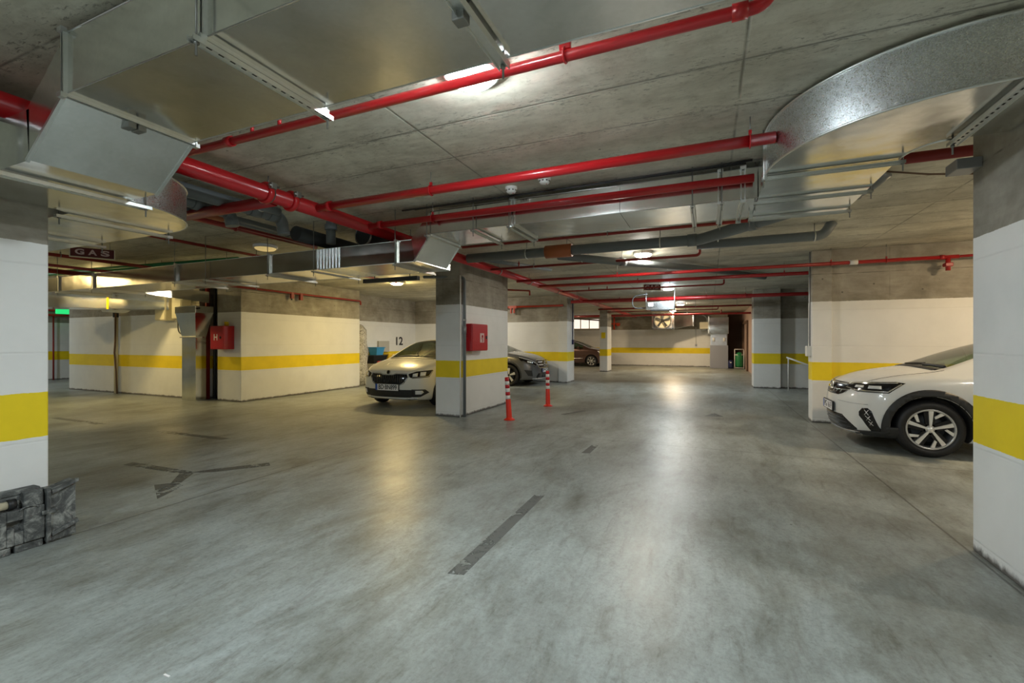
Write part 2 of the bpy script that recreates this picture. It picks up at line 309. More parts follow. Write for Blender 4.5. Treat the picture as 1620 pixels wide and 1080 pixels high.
# ------------------------------------------------------------------ mesh helpers
class MB:
    def __init__(s): s.bm = bmesh.new(); s.mats = []
    def _mi(s, m):
        if m is None: return 0
        if m not in s.mats: s.mats.append(m)
        return s.mats.index(m)
    def _tag(s, faces, m, smooth=False):
        i = s._mi(m)
        for f in faces: f.material_index = i; f.smooth = smooth
    def box(s, a, b, m=None, mat=None, bev=0.0):
        vs = [s.bm.verts.new((x, y, z)) for z in (a[2], b[2]) for y in (a[1], b[1]) for x in (a[0], b[0])]
        idx = ((0, 2, 3, 1), (4, 5, 7, 6), (0, 1, 5, 4), (2, 6, 7, 3), (0, 4, 6, 2), (1, 3, 7, 5))
        fs = [s.bm.faces.new([vs[i] for i in q]) for q in idx]
        if bev > 0:
            r = bmesh.ops.bevel(s.bm, geom=list({e for f in fs for e in f.edges}), offset=bev, segments=2, affect='EDGES', profile=0.5)
            fs = [f for f in s.bm.faces if f.is_valid and (f in fs or f in r['faces'])]
            vs = list({v for f in fs for v in f.verts})
        s._tag(fs, m)
        if mat is not None:
            for v in vs: v.co = mat @ v.co
        return s
    def beam(s, p0, p1, wx, wz, m=None, up=(0, 0, 1)):
        p0 = Vector(p0); p1 = Vector(p1); d = p1-p0; L = d.length; d.normalize()
        u = Vector(up)
        if abs(d.dot(u)) > 0.98: u = Vector((1, 0, 0))
        r = d.cross(u).normalized(); u2 = r.cross(d).normalized()
        T = Matrix.Translation(p0) @ Matrix((r, d, u2)).transposed().to_4x4()
        return s.box((-wx/2, 0, -wz/2), (wx/2, L, wz/2), m, T)
    def prism(s, poly, z0, z1, m=None, mat=None, smooth=False):
        lo = [s.bm.verts.new((x, y, z0)) for x, y in poly]; hi = [s.bm.verts.new((x, y, z1)) for x, y in poly]
        n = len(poly); fs = []
        side = [s.bm.faces.new((lo[i], lo[(i+1) % n], hi[(i+1) % n], hi[i])) for i in range(n)]
        fs = [s.bm.faces.new(lo[::-1]), s.bm.faces.new(hi)]
        s._tag(fs, m); s._tag(side, m, smooth)
        if mat is not None:
            for v in lo+hi: v.co = mat @ v.co
        return s
    def tube(s, pts, r, seg=12, m=None, cap=True):
        pts = [Vector(p) for p in pts]; rs = r if isinstance(r, (list, tuple)) else [r]*len(pts)
        rings = []; ref = None
        for i, p in enumerate(pts):
            if i == 0: t = pts[1]-p
            elif i == len(pts)-1: t = p-pts[i-1]
            else: t = (pts[i+1]-p).normalized()+(p-pts[i-1]).normalized()
            t.normalize()
            if ref is None:
                a = Vector((0, 0, 1)) if abs(t.z) < 0.9 else Vector((1, 0, 0))
                ref = t.cross(a).normalized()
            else:
                ref = (ref-t*ref.dot(t)).normalized()
            q = t.cross(ref)
            k = 1.0
            if 0 < i < len(pts)-1:
                cs = (pts[i+1]-p).normalized().dot((p-pts[i-1]).normalized()); k = 1.0
            rings.append([s.bm.verts.new(p+(ref*math.cos(2*PI*j/seg)+q*math.sin(2*PI*j/seg))*rs[i]*k) for j in range(seg)])
        fs = []
        for a, b in zip(rings, rings[1:]):
            for j in range(seg): fs.append(s.bm.faces.new((a[j], a[(j+1) % seg], b[(j+1) % seg], b[j])))
        s._tag(fs, m, True)
        if cap: s._tag([s.bm.faces.new(rings[0][::-1]), s.bm.faces.new(rings[-1])], m)
        return s
    def lathe(s, prof, seg=24, m=None, mat=None, mats=None, smooth=True):
        rings = []
        allv = []
        for r, z in prof:
            if r < 1e-6: v = [s.bm.verts.new((0, 0, z))]
            else: v = [s.bm.verts.new((r*math.cos(2*PI*j/seg), r*math.sin(2*PI*j/seg), z)) for j in range(seg)]
            rings.append(v); allv += v
        for i, (a, b) in enumerate(zip(rings, rings[1:])):
            fs = []
            for j in range(seg):
                q = [a[j % len(a)], a[(j+1) % len(a)], b[(j+1) % len(b)], b[j % len(b)]]
                q = [v for k, v in enumerate(q) if v not in q[:k]]
                if len(q) > 2: fs.append(s.bm.faces.new(q))
            s._tag(fs, mats[i] if mats else m, smooth)
        if mat is not None:
            for v in allv: v.co = mat @ v.co
        return s
    def quad(s, pts, m=None):
        vs = [s.bm.verts.new(p) for p in pts]; s._tag([s.bm.faces.new(vs)], m); return s
    def hexa(s, lo, hi, m=None):
        """closed solid between two quads"""
        a = [s.bm.verts.new(p) for p in lo]; b = [s.bm.verts.new(p) for p in hi]
        fs = [s.bm.faces.new(a[::-1]), s.bm.faces.new(b)]+[s.bm.faces.new((a[i], a[(i+1) % 4], b[(i+1) % 4], b[i])) for i in range(4)]
        s._tag(fs, m); return s
    def build(s, name, mat=None, parent=None, world=True):
        me = bpy.data.meshes.new(name)
        if mat is not None and not s.mats: mats = [mat]
        else: mats = list(s.mats)
        if mat is not None and s.mats and mat not in s.mats: pass
        bmesh.ops.recalc_face_normals(s.bm, faces=s.bm.faces)
        if parent is not None and world:
            T = root_matrix(parent).inverted()
            for v in s.bm.verts: v.co = T @ v.co
        s.bm.to_mesh(me); s.bm.free()
        for k in mats: me.materials.append(k if not isinstance(k, str) else M[k])
        o = bpy.data.objects.new(name, me); COL.objects.link(o)
        if parent is not None: o.parent = parent
        return o
def root_matrix(o):
    m = Matrix.Translation(o.location) @ o.rotation_euler.to_matrix().to_4x4()
    return (root_matrix(o.parent) @ m) if o.parent else m
def thing(name, label, cat, loc=(0, 0, 0), rz=0.0, group=None, rot=None):
    o = bpy.data.objects.new(name, None); COL.objects.link(o); o.empty_display_size = 0.1
    o.location = loc; o.rotation_euler = rot or (0, 0, rz); o['label'] = label; o['category'] = cat
    if group: o['group'] = group
    return o
def tag(o, label, cat, group=None):
    o['label'] = label; o['category'] = cat
    if group: o['group'] = group
    return o
def structure(o, label=None):
    o['kind'] = 'structure'
    if label: o['label'] = label
    return o
def copy_tree(o, parent=None):
    c = o.copy(); COL.objects.link(c)
    if parent is not None: c.parent = parent
    for ch in list(o.children): copy_tree(ch, c)
    return c
def text_mesh(name, body, size, mat, parent, T, extrude=0.001, width=None, bold=0.02):
    cu = bpy.data.curves.new('t', 'FONT'); cu.body = body; cu.size = size; cu.extrude = extrude
    cu.offset = size*bold; cu.align_x = 'CENTER'; cu.align_y = 'CENTER'
    to = bpy.data.objects.new('t', cu); COL.objects.link(to)
    dg = bpy.context.evaluated_depsgraph_get()
    me = bpy.data.meshes.new_from_object(to.evaluated_get(dg)); bpy.data.objects.remove(to); bpy.data.curves.remove(cu)
    if width:
        xs = [v.co.x for v in me.vertices]; k = width/(max(xs)-min(xs))
        for v in me.vertices: v.co.x *= k
    me.transform(T); me.materials.clear(); me.materials.append(mat); me.name = name
    o = bpy.data.objects.new(name, me); COL.objects.link(o); o.parent = parent
    return o

CEIL = 2.97
# ------------------------------------------------------------------ the room
def slab(name, a, b, mat, label=None):
    o = MB().box(a, b).build(name, mat); return structure(o, label)
slab('floor', (-26, -8, -0.2), (10, 29.5, 0), M['floor'], 'grey polished concrete floor with saw-cut joints')
slab('ceiling', (-26, -8, CEIL), (10, 29.5, CEIL+0.2), M['ceiling'], 'board-marked raw concrete ceiling slab')
slab('wall_back', (-26, -8, 0), (10, -7.8, CEIL), M['wall'])
slab('wall_left', (-22.3, -7.8, 0), (-22.0, 27.3, CEIL), M['wall'])
slab('wall_right', (9, -7.8, 0), (9.3, 27.3, CEIL), M['wall'])
# far wall with the high window opening
fw = MB()
fw.box((-22, 27.3, 0), (0.98, 27.6, 2.14)); fw.box((-22, 27.3, 2.14), (-7.75, 27.6, CEIL)); fw.box((-5.45, 27.3, 2.14), (0.98, 27.6, CEIL)); fw.box((-7.75, 27.3, 2.80), (-5.45, 27.6, CEIL))
structure(fw.build('wall_far', M['wall']))
wf = MB(); wf.box((-7.75, 27.28, 2.14), (-5.45, 27.36, 2.19)); wf.box((-7.75, 27.28, 2.75), (-5.45, 27.36, 2.80))
for x in (-7.75, -7.20, -6.66, -6.05, -5.50): wf.box((x, 27.28, 2.19), (x+0.05, 27.36, 2.75))
wo = structure(wf.build('window_1', M['framewhite']), 'high basement window glowing with daylight in the far wall')
for i, (x0, x1) in enumerate(((-7.70, -7.20), (-7.15, -6.66), (-6.61, -6.05), (-6.00, -5.50))):
    MB().box((x0, 27.33, 2.19), (x1, 27.345, 2.75)).build('pane', M['daylight'], wo, world=False)
slab('wall_recess', (0.98, 28.2, 0), (1.75, 28.4, CEIL), M['brownwall'])
slab('wall_recess_side', (0.90, 27.6, 0), (0.98, 28.2, CEIL), M['brownwall'])
slab('wall_far_right', (1.74, 21.6, 0), (8.98, 28.4, CEIL), M['pinkwall'])
slab('wall_middle_right', (2.0, 15.72, 0), (8.98, 16.0, CEIL), M['wall'])
slab('wall_bay_right', (1.95, 9.35, 0), (8.98, 9.6, CEIL), M['wall'], 'painted wall with yellow band behind the white crossover car')
slab('wall_bay_rear', (-10.9, 15.0, 0), (-4.68, 15.25, CEIL), M['wall'])
slab('wall_bay_left', (-10.9, 7.62, 0), (-10.62, 15.0, CEIL), M['wall'])
slab('wall_left_front', (-17.2, 7.12, 0), (-11.3, 7.5, CEIL), M['wall'], 'painted wall with yellow band left of the metal duct chute')
slab('wall_left_recess', (-11.3, 7.5, 0), (-10.6, 7.62, CEIL), M['wall'])
slab('wall_left_corridor', (-17.2, 7.5, 0), (-16.9, 15.0, CEIL), M['wall'])
def pillar(a, b, label, cham=0.0):
    mb = MB()
    mb.box((a[0], a[1], 0), (b[0], b[1], CEIL), bev=0.012)
    o = mb.build('pillar', M['wall']); structure(o, label); return o
pillar((-4.95, 0.75), (-4.32, 1.676), 'near painted pillar with a yellow band and rubber bumper at its foot')
pillar((1.632, 3.0), (2.25, 4.035), 'near painted pillar with a yellow band beside the round duct elbow')
pillar((-4.73, 7.33), (-4.20, 9.51), 'wide painted pillar with the red hydrant box on its side')
pillar((-4.68, 14.85), (-4.36, 15.7), 'painted pillar behind the grey car with a dark conduit')
pillar((-4.64, 21.1), (-4.28, 22.05), 'farthest painted pillar with a small yellow square')
pillar((1.26, 15.5), (1.98, 16.1), 'isolated bluish white pillar in front of the dark recess')
pillar((1.655, 9.30), (1.95, 9.62), 'pillar end of the wall behind the white crossover car')
pillar((-10.72, 7.17), (-9.90, 11.07), 'long painted pier with pale wall and yellow band left of the cream car')

# door frame pieces at the far recess
df = MB(); df.box((1.66, 26.9, 0), (1.74, 27.0, 2.3)); df.box((1.66, 24.0, 0), (1.74, 24.1, 2.3)); df.box((1.66, 24.0, 2.3), (1.74, 27.0, 2.4))
structure(df.build('door_1', M['brownwall']), 'brown frame of the doorway in the pinkish far wall')

# ------------------------------------------------------------------ lamps
def lamp_mat(name, col, s):
    m = simple(name, col, 0.4); b = m.node_tree.nodes['Principled BSDF']
    b.inputs['Emission Color'].default_value = (*col, 1); b.inputs['Emission Strength'].default_value = s
    return m
LM = {}
def lamp(x, y, col, power, label, r=0.14):
    k = (col, power)
    if k not in LM: LM[k] = lamp_mat('lit_diffuser', col, power)
    t = thing('ceiling_lamp', label, 'ceiling lamp', (x, y, CEIL), 0, 'round bulkhead lamps on the ceiling')
    MB().lathe([(0, 0), (r+0.022, 0), (r+0.024, -0.042), (r+0.006, -0.045), (0, -0.045)], 32).build('base', M['white'], t, world=False)
    MB().lathe([(r, -0.045), (r*0.97, -0.056), (r*0.85, -0.072), (r*0.55, -0.084), (0, -0.088)], 32).build('diffuser', LM[k], t, world=False)
    return t
P_ = LAMP_POWER
lamp(-1.25, 2.31, COOL, P_*1.25, 'brilliant white lamp nearest the camera behind the thin red pipe')
lamp(-1.05, 8.26, NEUTRAL, P_*1.2, 'small lit lamp above the grey drain pipes')
lamp(-1.05, 13.9, COOL, P_*1.4, 'small lit lamp above the hanging metal box')
lamp(-7.52, 9.8, WARM, P_*1.7, 'warm lit lamp above the cream white car', 0.15)
lamp(-6.66, 5.25, WARM, 0.10, 'unlit round lamp above the long duct in the left bay', 0.16)
lamp(-12.7, 5.75, WARM, P_*0.8, 'warm lamp hidden behind the long duct at the left wall')
lamp(-13.5, 2.6, WARM, P_*1.5, 'warm lamp hidden behind the near left pillar')
lamp(-19.5, 5.5, COOL, P_*1.3, 'lamp over the far left corridor')
lamp(-7.6, 13.2, NEUTRAL, P_*1.2, 'lamp over the bay of the grey car')
lamp(-8.5, 21.0, PEACH, P_*2.0, 'lamp over the bay of the brown car')
lamp(-1.05, 20.0, NEUTRAL, P_*1.5, 'lamp at the far end of the aisle')
lamp(-1.6, 23.9, PEACH, P_*2.4, 'added unseen lamp before the far wall lighting the fan')  # added out of sight to light the fan and far wall
lamp(4.6, 7.0, PEACH, P_*2.0, 'lamp over the right bay of the white crossover')
lamp(4.8, 2.5, NEUTRAL, P_*1.6, 'lamp over the near right bay')
lamp(-1.1, -2.3, COOL, P_*3.0, 'added unseen lamp behind the viewpoint brightening the near aisle')  # added out of view as fill for the near pillars and ceiling
lamp(-8.3, -1.5, COOL, P_*1.5, 'lamp behind the near left pillar')

# ------------------------------------------------------------------ pipes
def arc_pts(p0, p1, p2, r, n=6):
    p0, p1, p2 = Vector(p0), Vector(p1), Vector(p2)
    a = (p0-p1).normalized(); b = (p2-p1).normalized()
    out = []
    s = p1+a*r; e = p1+b*r
    for i in range(n+1):
        t = i/n; out.append((s*(1-t)**2)+(p1*2*t*(1-t))+(e*t*t))
    return out
def path(pts, r):
    pts = [Vector(p) for p in pts]
    out = [pts[0]]
    for i in range(1, len(pts)-1): out += arc_pts(pts[i-1], pts[i], pts[i+1], r)
    return out+[pts[-1]]
def hanger(t, x, y, z, r, mat='red', along='x', top=CEIL):
    """rod from the ceiling and a clamp ring round the pipe"""
    MB().tube([(x, y, z+r+0.012), (x, y, top)], 0.0045, 6).build('hanger_rod', M['rod'], t)
    c = MB()
    n = 18
    pts = []
    for i in range(n+1):
        a = 2*PI*i/n
        d = (0, math.cos(a), math.sin(a)) if along == 'x' else (math.cos(a), 0, math.sin(a))
        pts.append((x+d[0]*(r+0.006), y+d[1]*(r+0.006), z+d[2]*(r+0.006)))
    c.tube(pts, 0.006, 6); c.box((x-0.010, y-0.010, z+r+0.004), (x+0.010, y+0.010, z+r+0.035))
    c.build('clamp', M[mat], t)
def pipe(name, label, cat, pts, r, mat, hangers=(), bend=0.06, group=None, seg=14, couplings=()):
    t = thing(name, label, cat, pts[0], 0, group)
    pp = path(pts, bend) if len(pts) > 2 else pts
    MB().tube(pp, r, seg).build('pipe', M[mat], t)
    p0, p1 = Vector(pts[0]), Vector(pts[1]); al = 'x' if abs(p1.x-p0.x) > abs(p1.y-p0.y) else 'y'
    for h in hangers: hanger(t, h[0], h[1], h[2], r, mat if mat in ('red', 'midred') else 'rod', al)
    for (q, d) in couplings:
        q = Vector(q); d = Vector(d)
        MB().tube([q-d*0.03, q+d*0.03], r*1.28, seg).build('coupling', M[mat], t)
    return t
def sprinkler(t, x, y, z, mat='red', h=0.10):
    s = MB(); s.tube([(x, y, z), (x, y, z+h)], 0.014, 8); s.lathe([(0.0, 0), (0.018, 0), (0.018, 0.02), (0.007, 0.03), (0.007, 0.045), (0.016, 0.048), (0, 0.05)], 8, mat=Matrix.Translation((x, y, z+h)))
    s.build('sprinkler', M[mat], t)

ZM = 2.80; XM = -3.83
# the main fire pipe along the aisle
mp = pipe('fire_main_pipe', 'thick bright red main pipe running along the aisle to the far end', 'pipe', [(XM, -4, ZM), (XM, 26.9, ZM)], 0.075, 'red')
for y in (3.02, 3.30):
    c = MB(); c.tube([(XM, y-0.028, ZM), (XM, y-0.012, ZM), (XM, y+0.012, ZM), (XM, y+0.028, ZM)], [0.094, 0.104, 0.104, 0.094], 20)
    c.build('coupling', M['red'], mp)
    for sx, zz in ((-1, -0.02), (1, 0.05)):
        b = MB(); b.box((XM+sx*0.10-0.022, y-0.03, ZM+zz-0.028), (XM+sx*0.10+0.022, y+0.03, ZM+zz+0.028), bev=0.006); b.tube([(XM+sx*0.112, y-0.055, ZM+zz), (XM+sx*0.112, y+0.055, ZM+zz)], 0.011, 8)
        b.build('coupling_bolt', M['rod'], mp)
for y in (2.2, 3.05, 5.3, 8.2, 9.9, 12.0, 14.1, 17.0, 20.0, 23.5):
    MB().tube([(XM, y, ZM+0.08), (XM, y, CEIL)], 0.006, 6).build('hanger_rod', M['rod'], mp)
    MB().tube([(XM, y-0.02, ZM), (XM, y+0.02, ZM)], 0.082, 18).build('clamp', M['rod'], mp)
# outlet tee at the coupling to the left
pipe('red_branch_pipe', 'dark red branch leaving the main pipe toward the left behind the duct', 'pipe', [(XM-0.05, 3.15, 2.77), (-5.32, 3.15, 2.77)], 0.055, 'midred')
# branch pipes over the aisle
b1 = pipe('sprinkler_pipe', 'thin bright red pipe crossing in front of the nearest lamp', 'pipe', [(XM, 2.07, 2.75), (0.225, 2.08, 2.75), (0.25, 2.08, CEIL)], 0.026, 'red', [(-0.62, 2.072, 2.75)], couplings=[((-2.97, 2.07, 2.75), (1, 0, 0)), ((0.12, 2.08, 2.75), (1, 0, 0))])
MB().box((-0.647, 2.06, 2.776), (-0.592, 2.085, 2.85), bev=0.003).build('bracket', M['red'], b1)
for x in (-2.75, -2.50):
    MB().tube([(x, 2.07, 2.77), (x, 2.07, 2.83)], 0.012, 8).build('sprinkler_outlet', M['red'], b1)
b2 = pipe('sprinkler_pipe', 'bright red middle branch pipe above the smoke detectors', 'pipe', [(XM, 3.58, 2.80), (0.425, 3.58, 2.80)], 0.040, 'red', [(-2.36, 3.58, 2.80), (0.27, 3.58, 2.80)], couplings=[((-3.6, 3.58, 2.8), (1, 0, 0))])
b3 = pipe('sprinkler_pipe', 'red branch pipe running close against the cross duct', 'pipe', [(XM, 4.375, 2.793), (0.36, 4.375, 2.793)], 0.036, 'red', [(-2.86, 4.375, 2.793)], couplings=[((-3.6, 4.375, 2.793), (1, 0, 0))])
pipe('sprinkler_pipe', 'dark red pipe between the round duct elbow and the near right pillar', 'pipe', [(1.19, 4.375, 2.793), (3.2, 4.375, 2.793)], 0.040, 'darkred', [(1.9, 4.375, 2.793)])
pipe('sprinkler_pipe', 'thin dark red pipe tucked along the rear edge of the cross duct', 'pipe', [(XM, 5.93, 2.80), (0.45, 5.93, 2.80)], 0.019, 'darkred', [(-1.2, 5.93, 2.8)])
b5 = pipe('sprinkler_pipe', 'short dark red branch with an upturned end near the drain pipes', 'pipe', [(XM, 7.75, 2.76), (-0.12, 7.75, 2.76), (-0.12, 7.75, 2.86)], 0.022, 'darkred', [(-1.0, 7.75, 2.76), (-2.9, 7.75, 2.76)])
sprinkler(b5, -3.2, 7.75, 2.76, 'darkred', 0.07)
b6 = pipe('sprinkler_pipe', 'long red pipe ending in a valve on the right bay wall', 'pipe', [(XM, 9.16, 2.71), (3.55, 9.16, 2.71)], 0.030, 'midred', [(-1.66, 9.16, 2.71), (2.65, 9.16, 2.71), (1.9, 9.16, 2.71)], couplings=[((2.2, 9.16, 2.71), (1, 0, 0)), ((3.35, 9.16, 2.71), (1, 0, 0))])
v = MB(); v.tube([(3.42, 9.16, 2.71), (3.42, 9.16, 2.50)], 0.032, 12); v.tube([(3.42, 9.16, 2.60), (3.42, 9.30, 2.60)], 0.02, 8); v.box((3.37, 9.11, 2.56), (3.47, 9.21, 2.62), bev=0.01); v.tube([(3.5, 9.16, 2.71), (4.2, 9.16, 2.73)], 0.02, 10); v.build('valve', M['midred'], b6)
MB().tube([(2.16, 9.16, 2.71), (2.27, 9.16, 2.71)], 0.040, 14).build('label_sleeve', M['bandwhite'], b6)
pipe('sprinkler_pipe', 'red pipe just behind the valve pipe passing behind the right wall end', 'pipe', [(XM, 10.5, 2.745), (8.9, 10.5, 2.745)], 0.036, 'midred', [(-1.45, 10.5, 2.745), (1.4, 10.5, 2.745)])
b8 = pipe('sprinkler_pipe', 'thin red pipe with upturned end beside the far gas sign', 'pipe', [(XM, 12.3, 2.80), (0.36, 12.3, 2.80), (0.36, 12.3, 2.92)], 0.021, 'darkred', [(-0.9, 12.3, 2.8)])
for x in (-3.0, -2.5): sprinkler(b8, x, 12.3, 2.80, 'darkred', 0.05)
pipe('sprinkler_pipe', 'thick red pipe crossing just in front of the hanging metal box', 'pipe', [(-4.2, 14.75, 2.72), (8.9, 14.75, 2.72)], 0.052, 'midred', [(-2.6, 14.75, 2.72), (-0.05, 14.75, 2.72), (1.0, 14.75, 2.72)])
pipe('red_drain_pipe', 'orange red pipe close under the ceiling behind the hanging metal box', 'pipe', [(XM, 16.35, 2.86), (1.9, 16.35, 2.86)], 0.075, 'orangered', [(-2.9, 16.35, 2.86)])
b11 = pipe('sprinkler_pipe', 'dark red pipe crossing level with the hanging metal box', 'pipe', [(XM, 17.2, 2.62), (1.74, 17.2, 2.62)], 0.03, 'darkred', [(0.9, 17.2, 2.62), (-0.4, 17.2, 2.62)])
pipe('sprinkler_pipe', 'short dark red pipe with upturned end beyond the hanging metal box', 'pipe', [(XM, 18.9, 2.62), (0.35, 18.9, 2.62), (0.35, 18.9, 2.75)], 0.02, 'darkred', [(-0.8, 18.9, 2.62)])
pipe('sprinkler_pipe', 'upper of the two thin red pipes before the far fan', 'pipe', [(XM, 20.4, 2.56), (0.5, 20.4, 2.56), (0.5, 20.4, 2.7)], 0.02, 'darkred', [(-0.8, 20.4, 2.56)])
pipe('sprinkler_pipe', 'bright red pipe directly above the far fan', 'pipe', [(-9, 22.6, 2.66), (1.74, 22.6, 2.66)], 0.045, 'midred', [(0.2, 22.6, 2.66), (-2.5, 22.6, 2.66)])
pipe('sprinkler_pipe', 'dark red pipe above the basement window', 'pipe', [(-9, 24.6, 2.82), (XM, 24.6, 2.82)], 0.03, 'darkred', [(-6.2, 24.6, 2.82)])
g1 = thing('leaning_drain_pipe', 'thin dark brown pipe slanting across the top of the basement window', 'pipe', (-8.2, 26, 2.8))
MB().tube([(-8.2, 26, 2.82), (-5.0, 26, 2.55)], 0.035, 8).build('pipe', M['brownwall'], g1)
MB().tube([(-7.9, 26, 2.80), (-7.9, 26, CEIL)], 0.008, 6).tube([(-5.3, 26, 2.58), (-5.3, 26, CEIL)], 0.008, 6).build('hanger_rod', M['rod'], g1)
# wall pipes
wp = pipe('wall_sprinkler_pipe', 'thin red pipe along the top of the pale pier left of the cream car', 'pipe', [(-9.8, 2.0, 2.64), (-9.8, 11.0, 2.64), (-9.8, 11.0, 2.52)], 0.024, 'darkred')
MB().box((-9.83, 8.45, 2.50), (-9.77, 8.53, 2.66)).box((-9.83, 8.72, 2.48), (-9.76, 8.80, 2.66)).build('valve', M['darkred'], wp)
MB().tube([(-9.8, 8.48, 2.46), (-9.8, 8.48, 2.52)], 0.02, 8).build('valve_handle', M['pvcdark'], wp)
wp = pipe('wall_sprinkler_pipe', 'orange red pipe on the concrete wall behind the grey car', 'pipe', [(-9.5, 14.86, 2.62), (-4.5, 14.80, 2.62)], 0.035, 'orangered')
MB().box((-6.45, 14.80, 2.40), (-6.40, 14.86, 2.6)).box((-6.33, 14.80, 2.40), (-6.28, 14.86, 2.6)).box((-6.5, 14.78, 2.57), (-6.2, 14.86, 2.66)).build('valve', M['orangered'], wp)
pipe('sprinkler_pipe', 'thin brown pipe with a down-turned end right of the hydrant pillar', 'pipe', [(-5.4, 10.2, 2.74), (-4.45, 10.9, 2.72), (-4.2, 10.9, 2.70), (-4.2, 10.9, 2.58)], 0.022, 'darkred', [(-4.93, 10.55, 2.73)], bend=0.03)
# left bay pipes
pipe('sprinkler_pipe', 'dark red pipe below the grey drain pipes in the left bay', 'pipe', [(-5.34, -1.0, 2.80), (-5.34, 5.05, 2.80)], 0.034, 'midred', [(-5.34, 3.8, 2.8)])
p = pipe('sprinkler_pipe', 'thin red pipe crossing the left bay ceiling behind the round duct end', 'pipe', [(-6.92, -1.0, 2.83), (-6.92, 9.0, 2.83)], 0.022, 'darkred', [(-6.92, 3.9, 2.83)])
p = pipe('sprinkler_pipe', 'thin red pipe just below the left gas sign', 'pipe', [(-9.7, 0.5, 2.80), (-9.7, 7.0, 2.80)], 0.028, 'darkred', [(-9.7, 3.9, 2.8), (-9.7, 5.4, 2.8)])
p = pipe('sprinkler_pipe', 'thicker dark red pipe deep in the left bay ceiling', 'pipe', [(-11.2, 0.5, 2.74), (-11.2, 6.4, 2.70)], 0.045, 'darkred', [(-11.2, 3.9, 2.72)])
pipe('red_pipe', 'upper red pipe at the end of the far left corridor', 'pipe', [(-21.8, 5.0, 2.55), (-21.8, 12, 2.55)], 0.06, 'red')
pipe('red_pipe', 'lower red pipe at the end of the far left corridor', 'pipe', [(-21.8, 5.0, 2.36), (-21.8, 12, 2.36)], 0.04, 'red')
pipe('red_pipe', 'vertical red pipe on the far left corridor wall', 'pipe', [(-21.85, 8.6, 2.36), (-21.85, 8.6, 0.0)], 0.025, 'darkred')
pipe('green_cable_tray_pipe', 'dark green pipe above the long duct in the left bay', 'pipe', [(-13.8, 4.9, 2.84), (-7.6, 5.45, 2.84)], 0.05, 'green')

# grey PVC drain pipes
def pvc(name, label, pts, r, bands=(), mat='pvc', bend=0.1, sockets=()):
    t = thing(name, label, 'drain pipe', pts[0])
    MB().tube(path(pts, bend) if len(pts) > 2 else pts, r, 18).build('pipe', M[mat], t)
    for (q, d) in sockets:
        q = Vector(q); d = Vector(d).normalized(); MB().tube([q-d*0.06, q+d*0.06], r*1.14, 18).build('socket', M[mat], t)
    for q in bands:
        MB().tube([(q[0], q[1], q[2]+r), (q[0], q[1], CEIL)], 0.006, 6).build('hanger_rod', M['rod'], t)
        c = MB(); n = 16
        c.tube([(q[0], q[1]+math.cos(2*PI*i/n)*(r+0.005), q[2]+math.sin(2*PI*i/n)*(r+0.005)) for i in range(n+1)], 0.008, 5); c.build('clamp', M['channel'], t)
    return t
t = pvc('drain_pipe', 'long grey plastic drain pipe with an orange coupling crossing the aisle', [(-3.70, 6.72, 2.79), (-0.1, 6.72, 2.79), (0.47, 6.1, 2.80), (1.36, 5.32, 2.86), (1.5, 5.2, 2.97)], 0.074, [(-2.64, 6.72, 2.79), (-1.98, 6.72, 2.79), (-0.62, 6.72, 2.79), (0.12, 6.55, 2.79)], sockets=[((-0.2, 6.72, 2.79), (1, 0, 0)), ((0.5, 6.08, 2.8), (0.75, -0.66, 0)), ((1.28, 5.39, 2.852), (0.75, -0.66, 0.05))])
MB().tube([(-2.62+0.3, 6.72, 2.79), (-2.62+0.72, 6.72, 2.79)], 0.098, 18).build('orange_coupling', M['orange'], t)
pvc('drain_pipe', 'grey drain pipe reaching right to an upturned socket in the ceiling', [(-0.15, 7.15, 2.80), (1.40, 7.15, 2.80), (1.5, 7.15, CEIL)], 0.062, [(1.3, 7.15, 2.8)], bend=0.08)
pvc('drain_pipe', 'grey drain pipe slanting back below the aisle lamp', [(-2.2, 7.0, 2.77), (-1.35, 7.9, 2.76), (-0.2, 9.9, 2.875), (1.2, 12.0, 2.895)], 0.062, [(-1.9, 7.32, 2.77), (-1.35, 7.9, 2.76), (-0.7, 9.05, 2.825)], sockets=[((-1.35, 7.9, 2.76), (0.6, 0.8, 0))])
pvc('drain_pipe', 'thin grey drain pipe slanting away beyond the aisle lamp', [(-2.9, 8.7, 2.84), (-3.6, 7.2, 2.84)], 0.035)
for i, (x, y0, y1, lab) in enumerate(((-4.62, 1.9, 3.85, 'right one of the two big grey drain pipes beside the red main pipe'), (-4.95, 1.9, 3.45, 'left one of the two big grey drain pipes beside the red main pipe'))):
    pvc('drain_pipe', lab, [(x, y0, 2.86), (x, y1, 2.86), (x+0.02, y1+0.02, 2.66 if i == 0 else 2.70)], 0.068, sockets=[((x, y1-0.35, 2.86), (0, 1, 0)), ((x, y1-0.12, 2.86), (0, 1, 0))], bend=0.09)
pvc('drain_pipe', 'short grey stub pipe beside the red coupling', [(-4.38, 3.3, 2.84), (-4.38, 3.62, 2.84)], 0.045, [(-4.38, 3.4, 2.84)])
t = pvc('drain_pipe', 'lower grey drain pipe with an orange ring in the left bay', [(-5.15, 1.5, 2.84), (-5.15, 4.4, 2.84)], 0.05)
MB().tube([(-5.15, 3.25, 2.84), (-5.15, 3.5, 2.84)], 0.062, 16).build('orange_coupling', M['orange'], t)
pvc('drain_pipe', 'dark grey drain pipe above the long duct with a vertical trap', [(-4.9, 4.3, 2.80), (-4.95, 6.4, 2.80)], 0.095, mat='pvcdark')
t = pvc('drain_trap', 'grey vertical trap stub above the long duct', [(-4.55, 4.55, CEIL), (-4.55, 4.55, 2.68)], 0.06)
MB().tube([(-4.55, 4.55, 2.86), (-4.55, 4.55, 2.93)], 0.078, 16).build('socket', M['pvc'], t)
